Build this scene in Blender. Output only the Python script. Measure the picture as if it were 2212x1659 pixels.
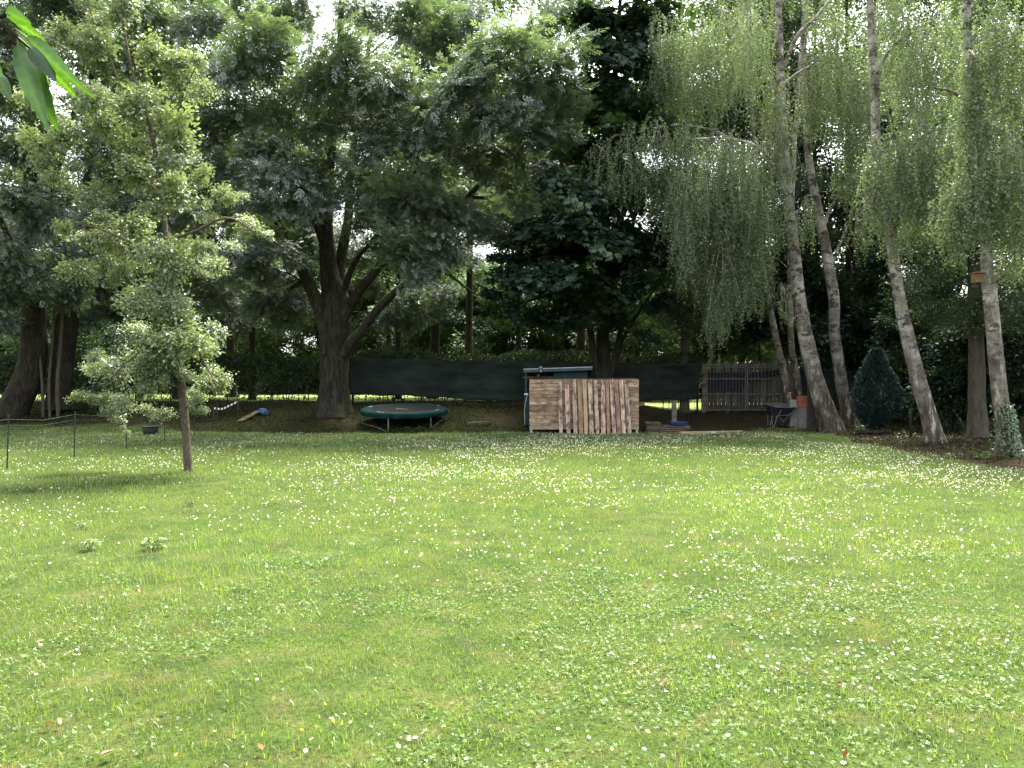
import bpy, math, random
import numpy as np
from mathutils import Vector, Matrix

# ------------------------------------------------------------------ camera, sky, sun, exposure
scene = bpy.context.scene
for o in list(bpy.data.objects):
    bpy.data.objects.remove(o)
F = 1790.0            # focal length in units of a 2212 x 1659 picture
CH = 1.65             # eye height
cam_d = bpy.data.cameras.new('camera')
cam = bpy.data.objects.new('camera', cam_d)
scene.collection.objects.link(cam)
cam.location = (0, 0, CH)
cam.rotation_euler = (math.radians(90.0), 0, 0)
cam_d.sensor_fit = 'HORIZONTAL'
cam_d.sensor_width = 36.0
cam_d.lens = 36.0 * F / 2212.0
cam_d.clip_start = 0.05
cam_d.clip_end = 3000
scene.camera = cam

SUN_EL, SUN_AZ = 60.0, 18.0      # azimuth measured from +Y (the view direction) towards +X
world = bpy.data.worlds.new('World')
scene.world = world
world.use_nodes = True
wn = world.node_tree
wn.nodes.clear()
sky = wn.nodes.new('ShaderNodeTexSky')
sky.sky_type = 'NISHITA'
sky.sun_disc = False
sky.sun_elevation = math.radians(SUN_EL)
sky.sun_rotation = math.radians(SUN_AZ)
sky.dust_density = 4.0
sky.ozone_density = 1.0
hs = wn.nodes.new('ShaderNodeHueSaturation')      # thin bright cloud over the blue
hs.inputs['Saturation'].default_value = 0.30
bg = wn.nodes.new('ShaderNodeBackground')
bg.inputs['Strength'].default_value = 0.15
wo = wn.nodes.new('ShaderNodeOutputWorld')
wn.links.new(sky.outputs[0], hs.inputs['Color'])
wn.links.new(hs.outputs[0], bg.inputs['Color'])
wn.links.new(bg.outputs[0], wo.inputs['Surface'])

sun_d = bpy.data.lights.new('sun', 'SUN')
sun_d.energy = 5.0
sun_d.angle = math.radians(24.0)
sun_d.color = (1.0, 0.94, 0.80)
sun = bpy.data.objects.new('sun', sun_d)
scene.collection.objects.link(sun)
_e, _a = math.radians(SUN_EL), math.radians(SUN_AZ)
SUNV = Vector((math.sin(_a) * math.cos(_e), math.cos(_a) * math.cos(_e), math.sin(_e)))
sun.rotation_euler = SUNV.to_track_quat('Z', 'Y').to_euler()
sun.location = SUNV * 60

vs = scene.view_settings
vs.view_transform = 'Standard'
vs.look = 'None'
vs.exposure = 2.38
vs.gamma = 1.0
vs.use_curve_mapping = False
scene.cycles.max_bounces = 6
scene.cycles.diffuse_bounces = 4
scene.cycles.glossy_bounces = 2
scene.cycles.transmission_bounces = 4
scene.cycles.transparent_max_bounces = 4
scene.cycles.caustics_reflective = False
scene.cycles.caustics_refractive = False
scene.cycles.use_denoising = True
scene.cycles.sample_clamp_indirect = 6.0

rng = np.random.default_rng(20240611)
random.seed(77)
COL = scene.collection


# ------------------------------------------------------------------ helpers
def at(px, py, Y):
    """point at depth Y seen at (px, py) of the 2212 x 1659 picture"""
    return np.array(((px - 1106.0) / F * Y, Y, CH - (py - 829.5) / F * Y))


def nrm(v):
    return v / np.maximum(np.linalg.norm(v, axis=-1, keepdims=True), 1e-9)


def props(o, label=None, cat=None, group=None, kind=None):
    if label: o['label'] = label
    if cat: o['category'] = cat
    if group: o['group'] = group
    if kind: o['kind'] = kind
    return o


def thing(name, label, cat, loc=(0, 0, 0), rotz=0.0, group=None):
    o = bpy.data.objects.new(name, None)
    COL.objects.link(o)
    o.empty_display_size = 0.2
    o.location = loc
    o.rotation_euler = (0, 0, rotz)
    return props(o, label, cat, group)


def link(name, me, parent=None, loc=None):
    o = bpy.data.objects.new(name, me)
    COL.objects.link(o)
    if parent is not None: o.parent = parent
    if loc is not None: o.location = loc
    return o


def mesh_np(name, V, Fc, mats, tint=None, smooth=False, midx=None):
    """mesh from a vertex array and a face array (all faces with the same number of corners)"""
    V = np.ascontiguousarray(V, dtype=np.float32)
    Fc = np.ascontiguousarray(Fc, dtype=np.int32)
    n, k = Fc.shape
    me = bpy.data.meshes.new(name)
    me.vertices.add(len(V))
    me.vertices.foreach_set('co', V.ravel())
    me.loops.add(n * k)
    me.loops.foreach_set('vertex_index', Fc.ravel())
    me.polygons.add(n)
    me.polygons.foreach_set('loop_start', np.arange(0, n * k, k, dtype=np.int32))
    me.polygons.foreach_set('loop_total', np.full(n, k, dtype=np.int32))
    if smooth:
        me.polygons.foreach_set('use_smooth', np.ones(n, dtype=bool))
    if not isinstance(mats, (list, tuple)): mats = [mats]
    for m in mats: me.materials.append(m)
    if midx is not None:
        me.polygons.foreach_set('material_index', np.ascontiguousarray(midx, dtype=np.int32))
    if tint is not None:
        a = me.attributes.new('tint', 'FLOAT', 'POINT')
        a.data.foreach_set('value', np.ascontiguousarray(tint, dtype=np.float32))
    me.update(calc_edges=True)
    return me


class MB:
    """collects mixed faces for small hand-built pieces"""
    def __init__(self):
        self.v, self.f, self.m = [], [], []

    def add(self, V, Fs, m=0):
        b = len(self.v)
        self.v.extend([tuple(map(float, p)) for p in V])
        for f in Fs:
            self.f.append(tuple(int(i) + b for i in f))
            self.m.append(m)
        return self

    def box(self, c, s, m=0, rot=None):
        c = np.array(c, float); h = np.array(s, float) / 2
        P = np.array([(x, y, z) for x in (-1, 1) for y in (-1, 1) for z in (-1, 1)], float) * h
        if rot is not None: P = P @ np.array(rot).T
        P = P + c
        return self.add(P, [(0, 1, 3, 2), (4, 6, 7, 5), (0, 4, 5, 1), (2, 3, 7, 6), (0, 2, 6, 4), (1, 5, 7, 3)], m)

    def tube(self, pts, r, sides=8, m=0, caps=True):
        V, Q = tube(pts, r, sides)
        self.add(V, Q, m)
        n = len(V) // sides
        if caps:
            b = len(self.v) - len(V)
            self.f.append(tuple(b + i for i in range(sides))[::-1]); self.m.append(m)
            self.f.append(tuple(b + (n - 1) * sides + i for i in range(sides))); self.m.append(m)
        return self

    def lathe(self, prof, sides=24, m=0, c=(0, 0, 0)):
        a = np.linspace(0, 2 * np.pi, sides, endpoint=False)
        V = np.concatenate([np.stack([c[0] + r * np.cos(a), c[1] + r * np.sin(a), np.full(sides, c[2] + z)], 1) for r, z in prof])
        Q = []
        for i in range(len(prof) - 1):
            for j in range(sides):
                k = (j + 1) % sides
                Q.append((i * sides + j, i * sides + k, (i + 1) * sides + k, (i + 1) * sides + j))
        return self.add(V, Q, m)

    def build(self, name, mats, parent=None, loc=None, smooth=False, bevel=0.0, base=None):
        me = bpy.data.meshes.new(name)
        V = self.v
        if base is not None:
            V = [(x - base[0], y - base[1], z - base[2]) for x, y, z in V]
        me.from_pydata(V, [], self.f)
        if not isinstance(mats, (list, tuple)): mats = [mats]
        for k in mats: me.materials.append(k)
        me.polygons.foreach_set('material_index', np.array(self.m, dtype=np.int32))
        if smooth: me.polygons.foreach_set('use_smooth', np.ones(len(self.f), dtype=bool))
        me.update()
        o = link(name, me, parent, loc)
        if bevel > 0:
            md = o.modifiers.new('bevel', 'BEVEL'); md.width = bevel; md.segments = 1
        return o


def spline(pts, n):
    """Catmull-Rom through pts (rows may carry a radius as the 4th column)"""
    P = np.array(pts, float)
    P = np.vstack([2 * P[0] - P[1], P, 2 * P[-1] - P[-2]])
    m = len(P) - 3
    t = np.linspace(0, m - 1e-6, n)
    i = t.astype(int); u = (t - i)[:, None]
    a, b, c, d = P[i], P[i + 1], P[i + 2], P[i + 3]
    return 0.5 * (2 * b + (c - a) * u + (2 * a - 5 * b + 4 * c - d) * u ** 2 + (3 * b - a - 3 * c + d) * u ** 3)


def tube(pts, r, sides=8, bump=0.0, flare=None, seed=0):
    P = np.array(pts, float)[:, :3]
    n = len(P)
    r = np.full(n, r) if np.isscalar(r) else np.array(r, float)
    T = nrm(np.gradient(P, axis=0))
    ref = np.array((0, 1.0, 0)) if abs(T[0][1]) < 0.9 else np.array((1.0, 0, 0))
    A = np.zeros((n, 3)); u = ref
    for i in range(n):
        u = u - T[i] * np.dot(u, T[i]); u = u / max(np.linalg.norm(u), 1e-9); A[i] = u
    B = np.cross(T, A)
    th = np.linspace(0, 2 * np.pi, sides, endpoint=False)
    R = np.repeat(r[:, None], sides, 1)
    if bump > 0:
        g = np.random.default_rng(seed)
        ph = g.uniform(0, 6.28, 6)
        ss = np.linspace(0, 1, n)[:, None] * np.linalg.norm(P[-1] - P[0])
        W = (np.sin(3 * th + ph[0] + ss * 0.7) * 0.45 + np.sin(5 * th + ph[1] - ss * 1.3) * 0.35
             + np.sin(9 * th + ph[2] + ss * 2.1) * 0.25 + np.sin(2 * th + ph[3] + ss * 2.9) * 0.4)
        R = R * (1 + bump * W + g.normal(0, bump * 0.35, (n, sides)))
    if flare is not None:
        g = np.random.default_rng(seed + 5)
        amt, hgt, lobes = flare
        z = P[:, 2] - P[0, 2]
        k = np.exp(-np.maximum(z, 0) / hgt)[:, None]
        R = R * (1 + amt * k * (0.65 + 0.55 * np.cos(lobes * th + g.uniform(0, 6))[None, :] + 0.25 * np.cos(3 * th + g.uniform(0, 6))[None, :]))
    V = P[:, None, :] + R[..., None] * (np.cos(th)[None, :, None] * A[:, None, :] + np.sin(th)[None, :, None] * B[:, None, :])
    V = V.reshape(-1, 3)
    i = np.arange(n - 1)[:, None] * sides; j = np.arange(sides)[None, :]; k = (np.arange(sides) + 1)[None, :] % sides
    Q = np.stack([i + j, i + k, i + sides + k, i + sides + j], -1).reshape(-1, 4)
    return V, Q


def join_np(parts):
    Vs, Qs, b = [], [], 0
    for V, Q in parts:
        Vs.append(V); Qs.append(Q + b); b += len(V)
    return np.concatenate(Vs), np.concatenate(Qs)


# ------------------------------------------------------------------ materials
def newmat(name):
    m = bpy.data.materials.new(name)
    m.use_nodes = True
    nt = m.node_tree
    nt.nodes.clear()
    out = nt.nodes.new('ShaderNodeOutputMaterial')
    return m, nt, out


def ramp(nt, stops, fac=None):
    r = nt.nodes.new('ShaderNodeValToRGB')
    el = r.color_ramp.elements
    while len(el) > 1: el.remove(el[-1])
    el[0].position, el[0].color = stops[0][0], (*stops[0][1], 1)
    for p, c in stops[1:]:
        e = el.new(p); e.color = (*c, 1)
    if fac is not None: nt.links.new(fac, r.inputs['Fac'])
    return r


def noise(nt, scale, vec=None, detail=3.0, rough=0.55, mapping=None):
    n = nt.nodes.new('ShaderNodeTexNoise')
    n.inputs['Scale'].default_value = scale
    n.inputs['Detail'].default_value = detail
    n.inputs['Roughness'].default_value = rough
    if vec is not None:
        if mapping is not None:
            mp = nt.nodes.new('ShaderNodeMapping')
            mp.inputs['Scale'].default_value = mapping
            nt.links.new(vec, mp.inputs['Vector'])
            vec = mp.outputs[0]
        nt.links.new(vec, n.inputs['Vector'])
    return n


def mixc(nt, a, b, fac, mode='MIX'):
    m = nt.nodes.new('ShaderNodeMix'); m.data_type = 'RGBA'; m.blend_type = mode
    for s, v in ((m.inputs[0], fac), (m.inputs[6], a), (m.inputs[7], b)):
        if hasattr(v, 'is_output'): nt.links.new(v, s)
        elif isinstance(v, (int, float)): s.default_value = v
        else: s.default_value = (*v, 1)
    return m.outputs[2]


def math_n(nt, op, a, b=None, clamp=False):
    m = nt.nodes.new('ShaderNodeMath'); m.operation = op; m.use_clamp = clamp
    for s, v in ((m.inputs[0], a), (m.inputs[1], b)):
        if v is None: continue
        if hasattr(v, 'is_output'): nt.links.new(v, s)
        else: s.default_value = v
    return m.outputs[0]


def leaf_mat(name, stops, trans=0.42, tcol=(1.25, 1.35, 0.55), gloss=0.05, rough=0.38, patch=None, vary=0.30):
    """leaf: diffuse + light passing through + a thin waxy gloss; tint is each leaf's own colour"""
    m, nt, out = newmat(name)
    at_ = nt.nodes.new('ShaderNodeAttribute'); at_.attribute_name = 'tint'
    oi = nt.nodes.new('ShaderNodeObjectInfo')
    tv = math_n(nt, 'ADD', at_.outputs['Fac'], math_n(nt, 'MULTIPLY', math_n(nt, 'SUBTRACT', oi.outputs['Random'], 0.5), vary), True)
    c = ramp(nt, stops, tv).outputs[0]
    if patch is not None:
        tc = nt.nodes.new('ShaderNodeTexCoord')
        nz = noise(nt, patch[0], tc.outputs['Object'], 3)
        f = ramp(nt, [(0.38, (0, 0, 0)), (0.66, (1, 1, 1))], nz.outputs['Fac']).outputs[0]
        c = mixc(nt, c, patch[1], math_n(nt, 'MULTIPLY', f, patch[2]))
    d = nt.nodes.new('ShaderNodeBsdfDiffuse'); nt.links.new(c, d.inputs['Color'])
    t = nt.nodes.new('ShaderNodeBsdfTranslucent')
    nt.links.new(mixc(nt, c, tcol, 1.0, 'MULTIPLY'), t.inputs['Color'])
    mx = nt.nodes.new('ShaderNodeMixShader'); mx.inputs[0].default_value = trans
    nt.links.new(d.outputs[0], mx.inputs[1]); nt.links.new(t.outputs[0], mx.inputs[2])
    if gloss > 0:
        g = nt.nodes.new('ShaderNodeBsdfGlossy'); g.inputs['Roughness'].default_value = rough
        g.inputs['Color'].default_value = (0.9, 0.95, 1.0, 1)
        m2 = nt.nodes.new('ShaderNodeMixShader'); m2.inputs[0].default_value = gloss
        nt.links.new(mx.outputs[0], m2.inputs[1]); nt.links.new(g.outputs[0], m2.inputs[2])
        mx = m2
    nt.links.new(mx.outputs[0], out.inputs['Surface'])
    return m


def solid(name, col, rough=0.6, metal=0.0, spec=0.4, var=0.15, scale=8.0, bump=0.0, col2=None):
    m, nt, out = newmat(name)
    p = nt.nodes.new('ShaderNodeBsdfPrincipled')
    tc = nt.nodes.new('ShaderNodeTexCoord')
    nz = noise(nt, scale, tc.outputs['Object'], 5, 0.62)
    c2 = col2 if col2 is not None else tuple(max(0, x * (1 - var * 2.2)) for x in col)
    c1 = tuple(min(1, x * (1 + var)) for x in col)
    r = ramp(nt, [(0.3, c2), (0.62, c1)], nz.outputs['Fac'])
    nt.links.new(r.outputs[0], p.inputs['Base Color'])
    p.inputs['Roughness'].default_value = rough
    p.inputs['Metallic'].default_value = metal
    p.inputs['Specular IOR Level'].default_value = spec
    if bump > 0:
        b = nt.nodes.new('ShaderNodeBump'); b.inputs['Strength'].default_value = bump; b.inputs['Distance'].default_value = 0.01
        nt.links.new(nz.outputs['Fac'], b.inputs['Height']); nt.links.new(b.outputs[0], p.inputs['Normal'])
    nt.links.new(p.outputs[0], out.inputs['Surface'])
    return m


def bark_mat(name, c_dark, c_mid, c_light, zs=0.25, scale=9.0, moss=None, bump=0.8):
    m, nt, out = newmat(name)
    p = nt.nodes.new('ShaderNodeBsdfPrincipled'); p.inputs['Roughness'].default_value = 0.95
    p.inputs['Specular IOR Level'].default_value = 0.1
    tc = nt.nodes.new('ShaderNodeTexCoord')
    n1 = noise(nt, scale, tc.outputs['Object'], 6, 0.7, (1, 1, zs))
    n2 = noise(nt, 1.6, tc.outputs['Object'], 4, 0.6)
    c = ramp(nt, [(0.28, c_dark), (0.5, c_mid), (0.72, c_light)], n1.outputs['Fac']).outputs[0]
    if moss:
        f = ramp(nt, [(0.48, (0, 0, 0)), (0.66, (1, 1, 1))], n2.outputs['Fac']).outputs[0]
        c = mixc(nt, c, moss, math_n(nt, 'MULTIPLY', f, 0.6))
    b = nt.nodes.new('ShaderNodeBump'); b.inputs['Strength'].default_value = bump; b.inputs['Distance'].default_value = 0.03
    nt.links.new(n1.outputs['Fac'], b.inputs['Height']); nt.links.new(b.outputs[0], p.inputs['Normal'])
    nt.links.new(c, p.inputs['Base Color']); nt.links.new(p.outputs[0], out.inputs['Surface'])
    return m


def birch_mat():
    m, nt, out = newmat('birch_bark')
    p = nt.nodes.new('ShaderNodeBsdfPrincipled'); p.inputs['Roughness'].default_value = 0.8
    p.inputs['Specular IOR Level'].default_value = 0.2
    tc = nt.nodes.new('ShaderNodeTexCoord')
    v = tc.outputs['Object']
    lent = noise(nt, 2.2, v, 7, 0.75, (1.3, 1.3, 2.2))          # dark cross patches
    fine = noise(nt, 7.0, v, 5, 0.65, (0.9, 0.9, 3.2))
    big = noise(nt, 1.3, v, 5, 0.7)
    fis = noise(nt, 7.0, v, 6, 0.72, (1, 1, 0.28))              # fissured foot of the trunk
    white = ramp(nt, [(0.36, (0.085, 0.066, 0.053)), (0.50, (0.26, 0.23, 0.20)), (0.66, (0.54, 0.51, 0.47))], big.outputs['Fac']).outputs[0]
    band = ramp(nt, [(0.42, (1, 1, 1)), (0.50, (0, 0, 0))], lent.outputs['Fac']).outputs[0]
    band2 = ramp(nt, [(0.36, (1, 1, 1)), (0.44, (0, 0, 0))], fine.outputs['Fac']).outputs[0]
    c = mixc(nt, white, (0.055, 0.045, 0.04), band)
    c = mixc(nt, c, (0.09, 0.075, 0.065), math_n(nt, 'MULTIPLY', band2, 0.7))
    rough = ramp(nt, [(0.36, (0.03, 0.024, 0.018)), (0.55, (0.11, 0.088, 0.066)), (0.64, (0.42, 0.38, 0.33))], fis.outputs['Fac']).outputs[0]
    sep = nt.nodes.new('ShaderNodeSeparateXYZ'); nt.links.new(v, sep.inputs[0])
    h = math_n(nt, 'ADD', sep.outputs['Z'], math_n(nt, 'MULTIPLY', math_n(nt, 'SUBTRACT', big.outputs['Fac'], 0.5), 3.0))
    hr = nt.nodes.new('ShaderNodeMapRange'); hr.inputs[1].default_value = 0.8; hr.inputs[2].default_value = 4.2
    nt.links.new(h, hr.inputs[0])
    c = mixc(nt, rough, c, hr.outputs[0])
    b = nt.nodes.new('ShaderNodeBump'); b.inputs['Strength'].default_value = 0.7; b.inputs['Distance'].default_value = 0.02
    nt.links.new(math_n(nt, 'ADD', fis.outputs['Fac'], fine.outputs['Fac']), b.inputs['Height']); nt.links.new(b.outputs[0], p.inputs['Normal'])
    nt.links.new(c, p.inputs['Base Color']); nt.links.new(p.outputs[0], out.inputs['Surface'])
    return m


def wood_mat(name, pal, stain=(0.07, 0.05, 0.04), amount=0.85, grain=1.0, lo=0.46, hi=0.62):
    """sawn timber: every board its own colour, grain along its local X, knots and dark stains"""
    m, nt, out = newmat(name)
    p = nt.nodes.new('ShaderNodeBsdfPrincipled'); p.inputs['Roughness'].default_value = 0.8
    p.inputs['Specular IOR Level'].default_value = 0.2
    oi = nt.nodes.new('ShaderNodeObjectInfo')
    tc = nt.nodes.new('ShaderNodeTexCoord')
    add = nt.nodes.new('ShaderNodeVectorMath'); add.operation = 'ADD'
    cmb = nt.nodes.new('ShaderNodeCombineXYZ')
    nt.links.new(math_n(nt, 'MULTIPLY', oi.outputs['Random'], 91.0), cmb.inputs[0])
    nt.links.new(math_n(nt, 'MULTIPLY', oi.outputs['Random'], 37.0), cmb.inputs[2])
    nt.links.new(tc.outputs['Object'], add.inputs[0]); nt.links.new(cmb.outputs[0], add.inputs[1])
    v = add.outputs[0]
    r = ramp(nt, [(i / max(1, len(pal)), c) for i, c in enumerate(pal)], oi.outputs['Random'])
    r.color_ramp.interpolation = 'CONSTANT'
    gr = noise(nt, 22.0, v, 5, 0.6, (0.07, 1.0, 1.0))
    g = ramp(nt, [(0.35, (0.62, 0.58, 0.55)), (0.6, (1.08, 1.06, 1.03))], gr.outputs['Fac']).outputs[0]
    c = mixc(nt, r.outputs[0], g, grain, 'MULTIPLY')
    st = noise(nt, 5.5, v, 6, 0.72, (0.55, 1.3, 1.0))
    s = ramp(nt, [(lo, (0, 0, 0)), (hi, (1, 1, 1))], st.outputs['Fac']).outputs[0]
    c = mixc(nt, c, stain, math_n(nt, 'MULTIPLY', s, amount))
    b = nt.nodes.new('ShaderNodeBump'); b.inputs['Strength'].default_value = 0.35; b.inputs['Distance'].default_value = 0.004
    nt.links.new(gr.outputs['Fac'], b.inputs['Height']); nt.links.new(b.outputs[0], p.inputs['Normal'])
    nt.links.new(c, p.inputs['Base Color']); nt.links.new(p.outputs[0], out.inputs['Surface'])
    return m


M = {}
M['ash'] = leaf_mat('ash_leaf', [(0.0, (0.062, 0.085, 0.058)), (0.5, (0.105, 0.14, 0.092)), (1.0, (0.165, 0.21, 0.13))], 0.44, (1.05, 1.2, 0.5), 0.10, 0.5)
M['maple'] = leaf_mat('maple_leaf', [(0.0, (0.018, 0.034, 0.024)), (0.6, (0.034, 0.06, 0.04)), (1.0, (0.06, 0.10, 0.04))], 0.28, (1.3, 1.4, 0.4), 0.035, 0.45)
M['wood'] = leaf_mat('woodland_leaf', [(0.0, (0.035, 0.058, 0.032)), (0.6, (0.065, 0.10, 0.052)), (1.0, (0.11, 0.155, 0.06))], 0.42, (1.25, 1.4, 0.38), 0.07, 0.5)
M['birch'] = leaf_mat('birch_leaf', [(0.0, (0.085, 0.12, 0.06)), (0.6, (0.15, 0.192, 0.098)), (1.0, (0.24, 0.28, 0.15))], 0.36, (1.02, 1.12, 0.58), 0.04, 0.45)
M['pear'] = leaf_mat('pear_leaf', [(0.0, (0.115, 0.15, 0.07)), (0.55, (0.19, 0.235, 0.112)), (0.93, (0.27, 0.32, 0.155)), (1.0, (0.35, 0.34, 0.15))], 0.38, (1.0, 1.08, 0.6), 0.06, 0.4)
M['far'] = leaf_mat('far_leaf', [(0.0, (0.04, 0.075, 0.04)), (0.6, (0.085, 0.135, 0.07)), (1.0, (0.15, 0.20, 0.095))], 0.35, (1.1, 1.2, 0.55), 0.05, 0.45)
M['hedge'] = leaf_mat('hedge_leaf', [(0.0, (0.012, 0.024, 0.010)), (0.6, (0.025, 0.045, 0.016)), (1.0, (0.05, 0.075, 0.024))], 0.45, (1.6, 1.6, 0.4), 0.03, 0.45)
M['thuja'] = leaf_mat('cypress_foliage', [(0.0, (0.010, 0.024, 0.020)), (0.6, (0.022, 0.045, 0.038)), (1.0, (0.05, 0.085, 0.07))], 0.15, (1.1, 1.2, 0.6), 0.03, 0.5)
M['under'] = leaf_mat('bank_plant_leaf', [(0.0, (0.014, 0.026, 0.010)), (0.6, (0.03, 0.052, 0.018)), (1.0, (0.055, 0.085, 0.03))], 0.3, (1.2, 1.3, 0.5), 0.0)
M['ivy'] = leaf_mat('ivy_leaf', [(0.0, (0.025, 0.06, 0.018)), (0.6, (0.06, 0.125, 0.03)), (1.0, (0.12, 0.19, 0.05))], 0.3, (1.2, 1.3, 0.5), 0.08, 0.35)
M['cover'] = leaf_mat('ground_cover_leaf', [(0.0, (0.02, 0.04, 0.012)), (0.6, (0.05, 0.085, 0.024)), (1.0, (0.11, 0.14, 0.05))], 0.3, (1.2, 1.3, 0.5), 0.04, 0.45)
M['cherry'] = leaf_mat('cherry_leaf', [(0.0, (0.025, 0.055, 0.012)), (0.6, (0.042, 0.09, 0.017)), (1.0, (0.09, 0.15, 0.045))], 0.42, (1.2, 1.4, 0.35), 0.04, 0.4)
M['weed'] = leaf_mat('weed_leaf', [(0.0, (0.08, 0.12, 0.04)), (1.0, (0.17, 0.215, 0.08))], 0.3, (1.1, 1.2, 0.5), 0.03, 0.4)
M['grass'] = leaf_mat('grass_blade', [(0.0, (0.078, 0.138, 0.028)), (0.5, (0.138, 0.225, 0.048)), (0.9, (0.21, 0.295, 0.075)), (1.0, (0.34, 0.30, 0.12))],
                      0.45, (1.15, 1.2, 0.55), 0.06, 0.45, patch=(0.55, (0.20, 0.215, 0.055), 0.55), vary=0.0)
M['clover'] = leaf_mat('clover_leaf', [(0.0, (0.05, 0.10, 0.022)), (0.6, (0.085, 0.15, 0.035)), (1.0, (0.15, 0.225, 0.07))], 0.36, (1.15, 1.2, 0.45), 0.02, 0.5)
M['petal'] = leaf_mat('daisy_petal', [(0.0, (0.80, 0.80, 0.76)), (1.0, (0.88, 0.87, 0.84))], 0.3, (1, 1, 0.98), 0.0)
M['disc'] = solid('daisy_disc', (0.72, 0.46, 0.03), 0.8, var=0.1)
M['butter'] = leaf_mat('buttercup_petal', [(0.0, (0.75, 0.52, 0.01)), (1.0, (0.85, 0.62, 0.02))], 0.3, (1, 1, 0.6), 0.12, 0.2)
M['stem'] = solid('flower_stem', (0.09, 0.16, 0.04), 0.7, var=0.1)
M['ash_bark'] = bark_mat('ash_bark', (0.012, 0.010, 0.008), (0.030, 0.026, 0.020), (0.075, 0.066, 0.052), 0.22, 10.0, (0.045, 0.055, 0.03))
M['dark_bark'] = bark_mat('dark_bark', (0.011, 0.009, 0.007), (0.028, 0.023, 0.018), (0.06, 0.05, 0.038), 0.2, 12.0, (0.04, 0.05, 0.028))
M['grey_bark'] = bark_mat('grey_bark', (0.04, 0.034, 0.026), (0.08, 0.07, 0.054), (0.125, 0.11, 0.085), 0.3, 10.0, (0.07, 0.08, 0.045))
M['pear_bark'] = bark_mat('pear_bark', (0.04, 0.03, 0.022), (0.105, 0.083, 0.062), (0.20, 0.165, 0.125), 0.55, 26.0, (0.11, 0.11, 0.065))
M['birch_bark'] = birch_mat()
M['twig'] = solid('twig', (0.035, 0.027, 0.02), 0.95, var=0.2)


# ------------------------------------------------------------------ ground
def vnoise(x, y, s, seed=0):
    """smooth value noise 0..1"""
    g = np.random.default_rng(seed + 900).random((64, 64))
    x = np.asarray(x, float) / s + 500.3; y = np.asarray(y, float) / s + 500.7
    i = np.floor(x).astype(int); j = np.floor(y).astype(int)
    u = x - i; v = y - j
    u = u * u * (3 - 2 * u); v = v * v * (3 - 2 * v)
    a = g[i % 64, j % 64]; b = g[(i + 1) % 64, j % 64]; c = g[i % 64, (j + 1) % 64]; d = g[(i + 1) % 64, (j + 1) % 64]
    return (a * (1 - u) + b * u) * (1 - v) + (c * (1 - u) + d * u) * v


def sstep(a, b, x):
    t = np.clip((np.asarray(x, float) - a) / (b - a), 0, 1)
    return t * t * (3 - 2 * t)


def H(x, y):
    """height of the ground: flat lawn, an earth bank at the back, a hair of rise in the bed on the right"""
    x = np.asarray(x, float); y = np.asarray(y, float)
    top = 0.95 - 0.42 * sstep(3.0, 8.0, x)
    bank = np.clip((y - 27.9) / 5.2, 0, 1) * top
    bank = bank * (1 + 0.10 * (vnoise(x, y, 1.7, 3) - 0.5)) + np.where(y > 28.2, 0.10 * (vnoise(x, y, 0.9, 4) - 0.5), 0)
    bed = sstep(9.6, 11.5, x) * 0.08 * sstep(10, 16, y)
    lump = 0.05 * (vnoise(x, y, 4.0, 8) - 0.5) * (y < 60)
    return bank + bed + lump


def lawn_mask(x, y):
    """1 on mown grass, 0 on bare earth"""
    wob = 0.9 * (vnoise(x, y, 1.1, 5) - 0.5) + 0.5 * (vnoise(x, y, 0.4, 6) - 0.5)
    back = 27.75 + 1.5 * sstep(-9, -14, x) + 0.9 * sstep(6.3, 9.5, x)
    m = (y + wob * 0.8 < back) & (x + wob < 9.9 + 0.02 * (y - 17))
    return m


def axis(a, b, step, far):
    c = np.arange(a, b + 1e-6, step)
    lo = a - np.geomspace(step * 2, far, 14)[::-1]
    hi = b + np.geomspace(step * 2, far, 14)
    return np.concatenate([lo, c, hi])


gx = axis(-26, 26, 0.45, 500); gy = axis(-6, 38, 0.45, 500)
GX, GY = np.meshgrid(gx, gy, indexing='ij')
GZ = H(GX, GY)
V = np.stack([GX, GY, GZ], -1).reshape(-1, 3)
nx, ny = len(gx), len(gy)
ii, jj = np.meshgrid(np.arange(nx - 1), np.arange(ny - 1), indexing='ij')
Q = np.stack([ii * ny + jj, (ii + 1) * ny + jj, (ii + 1) * ny + jj + 1, ii * ny + jj + 1], -1).reshape(-1, 4)
soil = np.where(lawn_mask(GX, GY), 0.0, 1.0)
soil = np.where(GY > 34.2, 2.0, soil)
soil = np.where((GX > 9.5) & (GY > 6) & (GY < 34), np.maximum(soil, sstep(9.5, 10.3, GX)), soil)

m, nt, out = newmat('ground_earth_and_turf')
p = nt.nodes.new('ShaderNodeBsdfPrincipled'); p.inputs['Roughness'].default_value = 1.0; p.inputs['Specular IOR Level'].default_value = 0.05
tc = nt.nodes.new('ShaderNodeTexCoord'); a_ = nt.nodes.new('ShaderNodeAttribute'); a_.attribute_name = 'tint'
n1 = noise(nt, 2.2, tc.outputs['Object'], 6, 0.65); n2 = noise(nt, 40.0, tc.outputs['Object'], 4, 0.7); n3 = noise(nt, 0.5, tc.outputs['Object'], 3)
turf = ramp(nt, [(0.3, (0.020, 0.034, 0.009)), (0.55, (0.038, 0.06, 0.014)), (0.75, (0.07, 0.078, 0.026))], n1.outputs['Fac']).outputs[0]
turf = mixc(nt, turf, (0.085, 0.062, 0.034), ramp(nt, [(0.5, (0, 0, 0)), (0.66, (0.4, 0.4, 0.4))], noise(nt, 3.1, tc.outputs['Object'], 5, 0.65).outputs['Fac']).outputs[0])
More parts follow.
